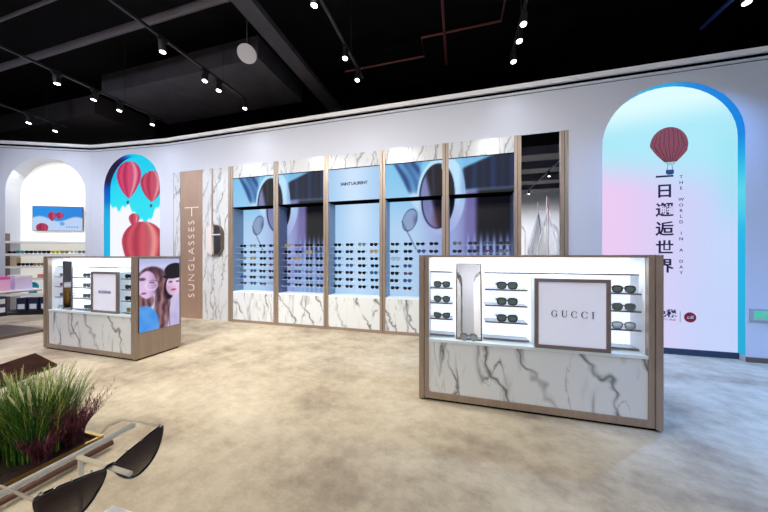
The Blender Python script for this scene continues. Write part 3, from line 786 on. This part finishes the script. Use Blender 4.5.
# portrait screen on the left counter's end panel: part of the counter
def paint_portrait(x, z):
    u = x/.54; v = 1-z/1.0
    c = mixc((176, 182, 226), (206, 206, 240), sm(0, .15, v))
    n = noise.noise(Vector((u*5, v*9, 1.3))); n2 = noise.noise(Vector((u*14, v*5, 4)))
    # right person's shirt
    c = mixc(c, mixc((176, 170, 214), (214, 204, 236), .5+.5*n), sm(.50, .56, v+.1*abs(u-.8))*sm(.5, .58, u))
    c = mixc(c, (80, 60, 110), .7*math.exp(-((u-.70-.1*(v-.6))/.012)**2)*sm(.55, .6, v))
    # hair of left person
    hair = max(ell(u, v, .30, .30, .36, .19, .1), ell(u, v, .55, .62, .20-.03*n, .45, .12), ell(u, v, .12, .58, .22, .12, .2))
    hc = mixc((66, 36, 58), (178, 132, 128), .45+.28*math.sin(u*34+n*3+v*5)+.4*n2)
    hc = mixc(hc, (56, 30, 52), sm(.38, .1, v)*.7)
    c = mixc(c, hc, hair*(1-sm(.62, .72, v)*sm(.3, .1, u)))
    # blue shirt
    c = mixc(c, mixc((56, 140, 226), (104, 166, 238), .5+.5*n), ell(u, v, .10, .93, .36, .28, .08))
    # face left
    c = mixc(c, mixc((222, 190, 228), (178, 140, 190), sm(.16, .4, u)), ell(u, v, .18, .36, .22, .19, .08))
    c = mixc(c, (70, 40, 80), ell(u, v, .06, .28, .08, .022, .4)*.8)
    c = mixc(c, (70, 40, 80), ell(u, v, .30, .32, .09, .02, .4)*.8)
    a = math.hypot((u-.28)/.14, (v-.375)/.062); c = mixc(c, (236, 226, 250), math.exp(-((a-1)/.12)**2)*.8)
    c = mixc(c, (150, 70, 120), ell(u, v, .10, .475, .06, .014, .4))
    # right person: dark hair, face, cap
    c = mixc(c, (26, 12, 28), ell(u, v, .72, .44, .14, .16, .1))
    c = mixc(c, mixc((206, 166, 204), (230, 196, 226), sm(.7, .95, u)), ell(u, v, .84, .40, .20, .155, .07))
    for cx in (.76, .95):
        c = mixc(c, (60, 30, 60), ell(u, v, cx, .345, .05, .012, .4)*.8)
        a = math.hypot((u-cx)/.085, (v-.355)/.042); c = mixc(c, (240, 226, 246), math.exp(-((a-1)/.16)**2)*.7)
    c = mixc(c, (168, 60, 100), ell(u, v, .84, .465, .07, .014, .35))
    c = mixc(c, (20, 14, 30), max(ell(u, v, .90, .18, .30, .115, .06), ell(u, v, .80, .265, .24, .035, .12)))
    return c
t = thing('portrait_screen', 'flat screen with two people in glasses on the left counter end panel', 'screen', (-4.143, 2.63, .372), R(90))
box('casing', .0, .54, -.010, -.0005, 0, 1.0, M_dark, t)
picture('screen', 0, .54, 0, 1.0, 80, 130, paint_portrait, M_pic, t, y=-.012)

# ------------------------------------------------------------------ gondola on the far left with boxes
M_taupe = mat('taupe_edge', (150, 118, 104), .4)
gx0, gx1 = -8.6, -7.42
t = thing('gondola_display', 'low white-topped display table with dark base at the far left edge', 'display table', (0, 0, 0))
box('top_board', gx0, gx1, 1.2, 3.15, .775, .816, M_white, t); box('top_edge', gx1, gx1+.006, 1.2, 3.15, .772, .79, M_taupe, t)
box('lower_shelf', gx0, gx1-.0, 1.2, 2.86, .39, .43, M_dark, t)
box('base', gx0-.1, gx1, 1.1, 3.2, 0, .05, M_bronzed, t)
for y in (1.7, 2.6): box('upright', gx0+.25, gx1-.3, y, y+.05, .05, .775, M_gold, t)
M_pink = mat('pink_box', (232, 178, 214), .5); M_mag = mat('magenta_lid', (206, 84, 160), .5); M_lav = mat('lavender_box', (206, 196, 226), .5)
M_navy = mat('navy_box', (30, 38, 70), .4); M_lab = mat('white_label', (225, 230, 240), .5); M_cy = mat('cyan_disc', (20, 160, 196), .4)
def carton(x, y, z, w_, d, h, m, lm, label, group=None, style='lid'):
    t = thing('product_box', label, 'box', (x, y, z), 0, group)
    bm = bmesh.new(); add_box(bm, 0, w_, 0, d, 0, h, bev=.003); finish(bm, 'carton', m, t)
    if style == 'lid': box('lid_band', -.002, w_+.002, -.002, d+.002, h-.05, h+.002, lm, t)
    else: box('paper_label', w_, w_+.002, d*.15, d*.85, h*.15, h*.75, lm, t)
for k in range(4):
    carton(-7.66, 2.02+k*.20, .8165, .2, .17, .24, M_pink, M_mag, f'pink carton with magenta lid, {("nearest","second nearest","third nearest","farthest")[k]} of the row on the white table', 'pink cartons on the white table')
carton(-7.72, 2.86, .8165, .22, .2, .25, M_lav, M_pale, 'lavender carton at the far end of the white table top')
for j in range(2):
    for k in range(4):
        carton(-7.62, 2.0+k*.2, .4305+j*.145, .16, .16, .14, M_navy, M_lab, f'navy box with white label, {("lower","upper")[j]} layer, {("nearest","second","third","farthest")[k]} on dark shelf', 'navy boxes on the dark shelf', 'label')
# boxes standing on the niche plinth
for k in range(4):
    p = nm @ Vector((CA[0]+.25+k*.24, -.03, .101))
    t = thing('product_box', f'dark blue box with pale label, {("leftmost","second from left","third from left","rightmost")[k]} on the niche plinth', 'box', p, angC, 'dark boxes on the niche plinth')
    bm = bmesh.new(); add_box(bm, 0, .2, 0, .2, 0, .3, bev=.003); finish(bm, 'carton', M_navy, t); box('paper_label', .03, .17, -.002, 0, .04, .16, M_lab, t)
p = nm @ Vector((CA[0]+.42, .12, .501))
t = thing('round_display_disc', 'turquoise round display piece on the low niche shelf', 'display', p, angC)
bm = bmesh.new(); prism_xz(bm, [(.12*math.cos(a*math.pi/12), .14+.13*math.sin(a*math.pi/12)) for a in range(24)], 0, .04); finish(bm, 'disc', M_cy, t)
box('foot', -.06, .06, -.02, .06, 0, .02, M_cy, t)
# eyewear on the niche shelves
for k, (fr, ln, st, s) in enumerate((('black', 'black', 'slim', .10), ('teal', 'green', 'square', .26), ('black', 'black', 'square', .44), ('grey', 'black', 'square', .62),
                                ('navy', 'black', 'square', .80), ('yellow', 'amber', 'square', .99), ('olive', 'amber', 'square', 1.18), ('cream', 'pale', 'round', 1.38), ('grey', 'green', 'round', 1.55))):
    place_eyewear(fr, ln, st, nm @ Vector((CA[0]+s, .04, 1.471)), f'{fr} sunglasses, {("first","second","third","fourth","fifth","sixth","seventh","eighth","last")[k]} along the upper glasses shelf in the left niche', 'glasses on the niche shelves', W=.17, rz=angC, th=.009)
for k, (fr, s) in enumerate((('black', .28), ('black', .45), ('tortoise', .60), ('tortoise', .77), ('grey', .95))):
    place_eyewear(fr, 'black' if k < 2 else 'amber', 'round', nm @ Vector((CA[0]+s, .04, 1.171)), f'{fr} round sunglasses, {("first","second","third","fourth","fifth")[k]} on the second glasses shelf in the left niche', 'glasses on the niche shelves', W=.16, rz=angC, th=.008)
p = nm @ Vector((CA[0]+.07, .03, 1.171)); t = thing('product_box', 'tan box at the left end of the second niche shelf', 'box', p, angC)
bm = bmesh.new(); add_box(bm, 0, .12, 0, .1, 0, .2, bev=.003); finish(bm, 'carton', mat('tan_box', (196, 172, 140), .5), t)
for k in range(2):
    p = nm @ Vector((CA[0]+.62+k*.14, .03, .881)); t = thing('product_box', f'small red box, {("left","right")[k]} one of two on the third niche shelf', 'box', p, angC)
    bm = bmesh.new(); add_box(bm, 0, .11, 0, .08, 0, .09, bev=.003); finish(bm, 'carton', mat('coral_box_%d' % k, (216, 130, 124), .5), t)

# ------------------------------------------------------------------ exit sign on the right
t = thing('exit_sign', 'small grey and green exit plate low on the wall right of the arch', 'sign', (3.735, 4.749, .545))
box('plate', 0, .42, -.02, 0, 0, .165, mat('exit_grey', (168, 176, 182), .4), t)
box('green_panel', .03, .39, -.022, -.02, .02, .145, mat('exit_pale', (170, 210, 196), .4), t)
M_eg = mat('exit_green', (20, 190, 120), .5, emis=(30, 220, 140), es=.5)
for k_, ch in enumerate('安全出口'): text('lettering', ch, .088, (.078+.088*k_, -.023, .083), (R(90), 0, 0), M_eg, t, .001, bold=.002)

# ------------------------------------------------------------------ rope tent display in front of the mirror
t = thing('rope_tent_display', 'white gauzy cone of ropes and rods standing before the tall mirror', 'decoration', (1.285, 4.50, 0))
M_rope = mat('white_rope', (236, 236, 238), .7); M_gauze = mat('white_gauze', (240, 242, 245), .9, alpha=.4); M_rose = mat('rose_rod', (150, 84, 96), .4)
for k in range(6):
    a = k*math.pi/3+.3; bx_, by_ = .2*math.cos(a), .12*math.sin(a)
    tube('rod', [(bx_*.02, by_*.02, 2.12), (bx_*.75, by_*.75, 1.55), (bx_*1.15, by_*1.15, 0)], .006, M_rope if k != 1 else M_rose, t, 6)
tube('centre_rod', [(.0, -.02, 0), (.0, -.02, 2.26)], .006, M_rose, t, 6); tube('centre_rod', [(-.025, .02, 0), (-.012, .02, 2.3)], .005, M_pale, t, 6)
bm = bmesh.new(); rows = []
for z, r in ((2.10, .004), (1.9, .04), (1.7, .085), (1.5, .14), (1.2, .17), (.7, .185), (.1, .2)):
    rows.append([bm.verts.new((r*math.cos(2*math.pi*k/20)*(1+.06*(k % 2)), r*.6*math.sin(2*math.pi*k/20)*(1+.06*(k % 2)), z)) for k in range(20)])
for a, b in zip(rows, rows[1:]):
    for k in range(20): bm.faces.new((a[k], a[(k+1) % 20], b[(k+1) % 20], b[k]))
finish(bm, 'gauze', M_gauze, t, True)
box('foot_plate', -.24, .24, -.14, .14, 0, .02, M_white, t)

# ------------------------------------------------------------------ foreground: planter, grasses, stand, big sunglasses
M_soil = noise_mat('dark_soil', (26, 16, 12), (52, 34, 24), 30, .9, bump=.6, bscale=40)
t = thing('planter_trough', 'low dark planter with a gold rim in the lower left foreground', 'planter', (0, 0, 0))
px0, px1, py0, py1, ph = -4.1, -2.54, .60, 1.385, .08
bm = bmesh.new()
add_box(bm, px0, px1, py0, py0+.02, 0, ph-.012); add_box(bm, px0, px1, py1-.02, py1, 0, ph-.012)
add_box(bm, px0, px0+.02, py0+.02, py1-.02, 0, ph-.012); add_box(bm, px1-.02, px1, py0+.02, py1-.02, 0, ph-.012)
finish(bm, 'trough', M_bronzed, t)
bm = bmesh.new()
add_box(bm, px0, px1, py0, py0+.02, ph-.012, ph); add_box(bm, px0, px1, py1-.02, py1, ph-.012, ph)
add_box(bm, px0, px0+.02, py0+.02, py1-.02, ph-.012, ph); add_box(bm, px1-.02, px1, py0+.02, py1-.02, ph-.012, ph)
finish(bm, 'rim', M_gold, t)
box('soil', px0+.02, px1-.02, py0+.02, py1-.02, .0, .055, M_soil, t)
tube('side_bar', [(-2.452, .40, .04), (-2.452, 1.385, .04)], .019, mat('brown_bar', (92, 58, 42), .35), t, 10)
for y_ in (.6, 1.2): tube('bar_bracket', [(px1-.005, y_, .04), (-2.452, y_, .04)], .008, M_bronzed, t, 6)

def blade(bm, base, h, az, lean, wdt, mi=0, seg=5):
    d = Vector((math.cos(az), math.sin(az), 0)); s = Vector((-d.y, d.x, 0)); prev = None
    for k in range(seg+1):
        q = k/seg; p = base+Vector((0, 0, h*q*(1-.12*lean*q*q)))+d*(lean*h*q*q*.8)
        wd = wdt*(1-q)**.6+.0004
        a, b = bm.verts.new(p-s*wd), bm.verts.new(p+s*wd)
        if prev: f = bm.faces.new((prev[0], prev[1], b, a)); f.material_index = mi
        prev = (a, b)
    return p
G1 = noise_mat('grass_green', (26, 84, 24), (84, 146, 46), 12, .5); G2 = noise_mat('grass_light', (160, 186, 74), (206, 206, 110), 12, .5)
G3 = noise_mat('grass_plume', (206, 212, 150), (238, 236, 190), 40, .8); G4 = noise_mat('heather_purple', (70, 24, 42), (134, 70, 84), 20, .7); G5 = mat('grass_deep', (24, 66, 26), .6)
rg = random.Random(11)
def grass(cx, cy, n, h, label, spread=.09, plumes=8, lean=.7):
    t = thing('ornamental_grass', label, 'plant', (cx, cy, .057), 0, 'grasses in the planter')
    bm = bmesh.new()
    for k in range(n):
        a = rg.uniform(0, 6.28); r = spread*math.sqrt(rg.random())
        blade(bm, Vector((r*math.cos(a), r*math.sin(a), -.01)), h*rg.uniform(.6, 1.05), a+rg.uniform(-.7, .7), rg.uniform(.1, lean), rg.uniform(.0012, .0026), rg.choice((0, 0, 0, 1, 2, 2)))
    finish(bm, 'blades', [G1, G2, G5], t)
    bm = bmesh.new()
    for k in range(plumes):
        a = rg.uniform(0, 6.28); l = rg.uniform(.05, .4); hh = h*rg.uniform(.85, 1.1); d = Vector((math.cos(a), math.sin(a), 0))
        pts = [d*(.02+l*hh*q*q*.7)+Vector((0, 0, hh*q)) for q in (0, .4, .7, .8, .86, .93, 1)]
        add_tube(bm, pts, [.0012, .0012, .0015, .004, .0065, .005, .001], 6)
        for j in range(40):
            q = rg.uniform(0.7, 1); p = d*(.02+l*hh*q*q*.7)+Vector((0, 0, hh*q))
            az = rg.uniform(0, 6.28); blade(bm, p, .016, az, 1.0, .0008, 0, 1)
    finish(bm, 'plumes', G3, t)
def heather(cx, cy, n, h, label):
    t = thing('purple_heather', label, 'plant', (cx, cy, .057), 0, 'heathers in the planter')
    bm = bmesh.new()
    for k in range(n):
        a = rg.uniform(0, 6.28); base = Vector((.05*rg.random()*math.cos(a), .05*rg.random()*math.sin(a), -.01))
        le = rg.uniform(.1, .8); hh = h*rg.uniform(.6, 1.05); d = Vector((math.cos(a), math.sin(a), 0))
        pts = [base+d*(le*hh*q*q*.8)+Vector((0, 0, hh*q)) for q in (0, .35, .7, 1)]
        add_tube(bm, pts, [.0022, .0018, .0014, .0006], 4)
        for j in range(16):
            q = rg.uniform(.3, 1); p = base+d*(le*hh*q*q*.8)+Vector((0, 0, hh*q)); blade(bm, p, rg.uniform(.02, .045), rg.uniform(0, 6.28), rg.uniform(.4, 1.2), .0016, 0, 1)
    finish(bm, 'sprigs', G4, t)
grass(-2.80, 1.16, 620, .50, 'green fountain grass with pale plumes at the right of the planter', .13, 9)
grass(-2.93, 1.30, 560, .50, 'green fountain grass behind the right clump, leaning over the far rim', .12, 8)
grass(-3.06, 1.02, 560, .46, 'green fountain grass with arching blades near the planter front', .13, 6)
grass(-3.22, 1.24, 560, .48, 'yellow-tipped fountain grass further left in the planter, mostly cut by frame', .13, 8)
heather(-2.68, 1.29, 110, .34, 'purple heather beside the far right corner of the planter')
heather(-2.66, 1.13, 60, .20, 'low purple heather in front of the right grass clump')
heather(-2.98, .86, 70, .26, 'purple heather near the left picture edge of the planter')

t = thing('dark_plinth', 'glossy dark brown low plinth on the floor behind the grasses', 'plinth', (0, 0, 0))
bm = bmesh.new(); pl = [(-5.80, 2.391), (-4.942, 2.222), (-4.37, 1.05), (-5.23, 1.22)]
A = [bm.verts.new((x, y, 0)) for x, y in pl]; B = [bm.verts.new((x, y, .02)) for x, y in pl]
bm.faces.new(A); bm.faces.new(B)
for i in range(4): bm.faces.new((A[i], A[(i+1) % 4], B[(i+1) % 4], B[i]))
finish(bm, 'body', mat('brown_side', (70, 46, 34), .3), t)
bm = bmesh.new(); C2 = [bm.verts.new((x, y, .0205)) for x, y in pl]; D2 = [bm.verts.new((x, y, .032)) for x, y in pl]
bm.faces.new(C2); bm.faces.new(D2)
for i in range(4): bm.faces.new((C2[i], C2[(i+1) % 4], D2[(i+1) % 4], D2[i]))
finish(bm, 'gloss_top', noise_mat('brown_gloss', (34, 17, 11), (60, 32, 20), 5, .65, spec=.04), t)

# T-bar stand with the big sunglasses
zr = 1.098
t = thing('eyewear_stand', 'ivory tubular T-bar stand crossing the lower left corner', 'stand', (-.5775, .2806, .9))
zr -= .9
tube('rail', [(0, -.55, zr), (0, .078, zr)], .0048, M_rail, t, 12)
tube('arm', [(0.004, 0, zr-.002), (.122, -.002, zr-.002)], .0033, M_rail, t, 12)
tube('upright', [(.003, .004, .01), (.003, .004, zr)], .0034, M_rail, t, 12)
bm = bmesh.new(); add_tube(bm, [(0, 0, 0), (0, 0, .010)], .05, 24); finish(bm, 'foot', M_rail, t); zr = 1.096

g_o = thing('sunglasses', 'large black cat-eye sunglasses hung on the ivory stand in the foreground', 'sunglasses', (-.495, .277, zr-.002)); g_o.scale = (1, .93, .95)
M_bf = mat('big_frame', (14, 12, 14), .15, coat=.5)
M_bl = bpy.data.materials.new('smoked_lens'); M_bl.use_nodes = True
nt = M_bl.node_tree; b = nt.nodes['Principled BSDF']; b.inputs['Base Color'].default_value = (*lin((62, 36, 30)), 1); b.inputs['Roughness'].default_value = .05; b.inputs['Alpha'].default_value = .86
tc_ = nt.nodes.new('ShaderNodeTexCoord'); sx_ = nt.nodes.new('ShaderNodeSeparateXYZ'); mr_ = nt.nodes.new('ShaderNodeMapRange')
nt.links.new(tc_.outputs['Object'], sx_.inputs[0]); nt.links.new(sx_.outputs['Z'], mr_.inputs[0]); nt.links.new(mr_.outputs[0], b.inputs['Alpha'])
for i_, v_ in ((1, -.034), (2, .008), (3, .62), (4, .95)): mr_.inputs[i_].default_value = v_
out_r = [(.006, .004), (.018, .010), (.032, .014), (.048, .018), (.062, .0215), (.075, .023), (.079, .020), (.078, .008), (.075, -.004), (.069, -.017), (.060, -.028), (.048, -.035), (.036, -.0365), (.025, -.031), (.015, -.020), (.008, -.008)]
RZ = Matrix.Rotation(R(90), 4, 'Z')          # local x (width) -> world Y, front towards +X
def spline(pts, n=4):
    res = []; N_ = len(pts)
    for i in range(N_):
        p0, p1, p2, p3 = [Vector(pts[(i+j) % N_]) for j in (-1, 0, 1, 2)]
        for k in range(n):
            q = k/n; res.append(tuple(.5*((2*p1)+(p2-p0)*q+(2*p0-5*p1+4*p2-p3)*q*q+(3*p1-p0-3*p2+p3)*q**3)))
    return res
for s in (1, -1):
    o_ = spline([Vector((x*s, z)) for x, z in out_r])
    bm = bmesh.new(); add_tube(bm, [RZ @ Vector((x, 0, z)) for x, z in o_], .0019, 8, closed=True)
    finish(bm, 'rim', M_bf, g_o, True)
    bm = bmesh.new(); prism_xz(bm, o_, -.001, .001, M=RZ); finish(bm, 'lens', M_bl, g_o)
    # temple runs back towards -X
    hx = .077*s
    bm = bmesh.new(); add_tube(bm, [RZ @ Vector(p) for p in ((hx, 0, .020), (hx*1.02, .006, .020), (hx*1.01, .05, .021), (hx*.99, .095, .018), (hx*.95, .125, .004), (hx*.93, .14, -.012))], [.0022, .0022, .0016, .0016, .0026, .0022], 8)
    tp = finish(bm, 'temple', mat('clear_temple_%d' % s, (226, 214, 200), .1, alpha=.55), g_o, True); tp['label'] = 'clear temple with metal studs'
    bm = bmesh.new()
    for k in range(3):
        c = RZ @ Vector(((.022+.022*k)*s, .0, .0135+.0032*k)); bmesh.ops.create_icosphere(bm, subdivisions=1, radius=.0018, matrix=Matrix.Translation(c+Vector((0, 0, .002))))
    c = RZ @ Vector((.074*s, -.001, .0255)); bmesh.ops.create_icosphere(bm, subdivisions=1, radius=.0028, matrix=Matrix.Translation(c))
    finish(bm, 'studs', mat('stud_silver_%d' % s, (235, 232, 235), .15, .8), g_o)
bm = bmesh.new(); add_tube(bm, [RZ @ Vector(p) for p in ((-.008, 0, .005), (-.003, -.001, .0085), (.003, -.001, .0085), (.008, 0, .005))], .0026, 8)
finish(bm, 'bridge', M_bf, g_o, True)

bm = bmesh.new(); add_box(bm, -.684, -.40, .10, .388, 0, .9, bev=.002)
tag(finish(bm, 'white_pedestal', M_white), 'corner of a white pedestal at the bottom picture edge beside the sunglasses', 'pedestal')

# ------------------------------------------------------------------ ceiling services
def long_box(name, label, cat, x0, x1, y0, y1, z0, z1, m, group=None):
    return tag(box(name, x0, x1, y0, y1, z0, z1, m), label, cat, group)
tag(tube('conduit_pipe', [(-13.9, 3.03, 5.0), (8.9, 3.03, 5.0)], .052, M_pipe, None, 16), 'thick grey pipe running across the upper left ceiling', 'pipe')
tag(tube('conduit_pipe', [(-13.9, 2.45, 5.05), (8.9, 2.45, 5.05)], .022, M_pipe, None, 12), 'thinner grey pipe at the top left corner, parallel to the thick one', 'pipe')
long_box('cable_tray', 'grey cable tray running towards the back wall above the ceiling disc', 'cable tray', -3.0, -2.72, -6, 6.8, 4.9, 5.0, M_duct)
long_box('air_duct', 'wide dark grey air duct left of the cable tray near the back wall', 'duct', -7.4, -3.4, 4.0, 5.4, 4.9, 5.3, M_duct)
long_box('air_duct', 'dark grey air duct over the middle of the display wall', 'duct', -2.4, 1.9, 5.0, 6.2, 5.35, 5.749, mat('duct_dark', (13, 12, 15), .9, spec=.1))
long_box('air_duct', 'large grey duct section at the top left of the picture', 'duct', -13, -4.6, 1.2, 2.2, 5.25, 5.7, M_duct)
long_box('air_duct', 'dark box duct over the far left niche', 'duct', -13, -8.2, 4.3, 5.6, 4.75, 5.2, mat('duct_dark2', (40, 36, 40), .8))
long_box('air_duct', 'dark navy duct above the right arch', 'duct', 2.2, 7.5, 2.9, 4.1, 5.05, 5.5, mat('duct_navy', (20, 24, 42), .8))
for k, yy in enumerate((-1.5, -3.2, -5.2, -7)):
    long_box('air_duct', 'pale grey duct on the rear ceiling seen only in the mirror, %s' % ('nearest', 'second', 'third', 'farthest')[k], 'duct', -2, 8, yy-.35, yy+.35, 5.0, 5.3, M_pipe, 'ducts reflected in the mirror')
bm = bmesh.new()
add_tube(bm, [(-2, 4.6, 4.8), (-.55, 4.6, 4.8), (-.55, 4.2, 4.8), (.6, 4.2, 4.8), (.6, 3.2, 4.8)], .016, 8)
add_tube(bm, [(-.2, 3.25, 4.8), (-.2, 4.9, 4.8)], .02, 8)
tag(finish(bm, 'sprinkler_pipe', M_red), 'dark red sprinkler pipework on the ceiling above the middle displays', 'pipe')

t = thing('ceiling_speaker', 'pale grey round disc hanging from the ceiling, left of centre', 'speaker', (-3.113, 3.429, 4.5))
ctr = Vector((0, 0, 0)); n_ = (Vector((0, 0, 1.41))-Vector((-3.113, 3.429, 4.5))).normalized(); n_ = (n_+Vector((0, 0, -.6))).normalized()
bm = bmesh.new(); add_tube(bm, [ctr-n_*.05, ctr-n_*.01, ctr], [.06, .135, .135], 28); finish(bm, 'housing', mat('disc_grey', (196, 194, 200), .5), t)
tube('hanger', [(0, 0, .05), (0, 0, 1.25)], .01, M_track, t, 6)

# track lighting
TR = {-9.05: 4.25, -6.53: 4.6, -4.06: 6.5, -1.6: 6.5, .8: 6.5, 3.2: 5.0, 5.6: 6.5}
tl = {-9.05: 'far left', -6.53: 'second from left', -4.06: 'third from left', -1.6: 'centre', .8: 'right of centre', 3.2: 'right, bluish-lit', 5.6: 'far right'}
for x, y1 in TR.items():
    t = thing('light_track', f'black ceiling light track, {tl[x]}, running towards the back wall', 'light track', (x, 0, 4.5), 0, 'ceiling light tracks')
    box('rail', -.018, .018, -6.5, y1 if y1 < 5 else (4.7 if x == 3.2 else 4.45), 0, .035, M_track if x != 3.2 else mat('track_lit_blue', (40, 52, 110), .4), t)  # blue light falling on the right track is put into its colour
    for y in (-5, -2, .9, 2.1, 3.9): tube('suspension_rod', [(0, y, .035), (0, y, 1.25)], .005, M_track, t, 5)
rs = random.Random(5)
def spot(x, y, label, power=1, color=(1, .95, .88), aim=None, z=4.36, angle=120, em=True):
    t = thing('track_spotlight', label, 'spotlight', (x, y, z), 0, 'ceiling track spotlights')
    d = (Vector(aim)-Vector((x, y, z))).normalized() if aim else Vector((0, 0, -1))
    box('adapter', -.018, .018, -.06, .06, .10, .139, M_track, t)
    tube('stem', [(0, 0, .10), (0, 0, .05)], .01, M_track, t, 6)
    top = Vector((0, 0, .055))
    bm = bmesh.new(); add_tube(bm, [top-d*.05, top+d*.10], .044, 14, cap=True); finish(bm, 'housing', M_track, t)
    bm = bmesh.new(); add_tube(bm, [top+d*.1005, top+d*.104], .037, 14); finish(bm, 'lens', M_lens_em, t)
    if power:
        l = bpy.data.lights.new('spot_lamp', 'SPOT'); l.energy = SPOT_W*power; l.color = color; l.spot_size = R(angle); l.spot_blend = 1; l.shadow_soft_size = .035
        o = bpy.data.objects.new('spot_lamp', l); link(o, t); o.location = top+d*.112
        o.rotation_mode = 'QUATERNION'; o.rotation_quaternion = d.to_track_quat('-Z', 'Y')
WARM = (1, .90, .74); NEU = (1, .96, .93); COOL = (.80, .86, 1); LILAC = (.84, .76, 1); BLUE = (.18, .42, 1); SKY = (.66, .80, 1)
vis = [(-4.14, 1.07, 1, WARM), (-4.10, 2.87, 1.3, WARM), (-4.07, 3.55, .7, NEU), (-4.02, 4.42, .5, COOL), (-4.05, 3.82, .0, NEU),
       (-6.57, 2.93, .7, LILAC), (-6.54, 3.43, .6, NEU), (-6.48, 3.82, .6, LILAC), (-6.51, 4.49, .5, COOL), (-9.06, 3.65, .8, NEU), (-9.03, 4.05, .3, COOL),
       (-1.64, 2.80, 1.4, WARM), (-1.57, 3.69, .7, NEU), (-1.60, 4.2, .5, COOL), (.787, 4.02, .7, COOL), (.802, 4.44, .4, COOL), (.745, 3.74, .0, COOL), (3.22, 4.10, 9.0, BLUE)]
vis = [(x, min(y, 4.42), p, c) for x, y, p, c in vis]
pos = ['nearest the camera', 'second along', 'third along', 'close to the back wall', 'between two others']
jobs = []
for x, y, p, c in vis:
    xx = min(TR, key=lambda k: abs(k-x))
    far = y > 3.3
    jobs.append((xx, y, p*(.28 if far else 1), c, (xx+rs.uniform(-.4, .4), y-.6 if far else y+.2, 0), 120))
for x in TR:
    for y in (-4.5, -1.6, .2, 1.9):
        c = WARM if -4.5 < x < 2 else (LILAC if x < -5 else COOL)
        if x >= 3.2: c = BLUE
        if x == 3.2 and y == 1.9: jobs.append((x, y, 3.2, BLUE, (3.1, 3.1, 0), 72))  # blue beams added to tint the floor like light from the screens
        elif x == 5.6 and y > 1: jobs.append((x, y, 2.6, BLUE, (4.4, 3.2, 0), 75))
        elif y in (.2, 1.9): jobs.append((x, y, (.4 if x > 2 else .6 if x > 0 else 1.1), NEU if -5 < x < 2 else (SKY if x > 2 else COOL), (x+.2, 4.75, 1.6 if y < 1 else 1.2), 125))
        else: jobs.append((x, y, .6 if x > 0 else 1.0, c, (x+rs.uniform(-.3, .3), y+.8, 0), 125))
for x in (.8, 3.2, 5.6): jobs.append((x, -6.3, 3.0, NEU, (x, -9, 1.6), 120))  # unseen spots added to brighten the rear wall for the mirrors
on = ['closest', 'second closest', 'third closest', 'fourth closest', 'fifth closest', 'sixth closest', 'seventh closest', 'eighth closest', 'ninth closest', 'tenth closest']
for x in TR:
    row = sorted([q for q in jobs if q[0] == x], key=lambda q: -q[1])
    for k, q in enumerate(row):
        spot(x, q[1], f'black spotlight on the {tl[x]} ceiling track, {on[k]} to the back wall', q[2], q[3], q[4], angle=q[5])

for p_ in protos.values():      # the source pieces themselves are not shown
    for ch in list(p_.children): bpy.data.objects.remove(ch)
    try: bpy.data.objects.remove(p_)
    except Exception: pass
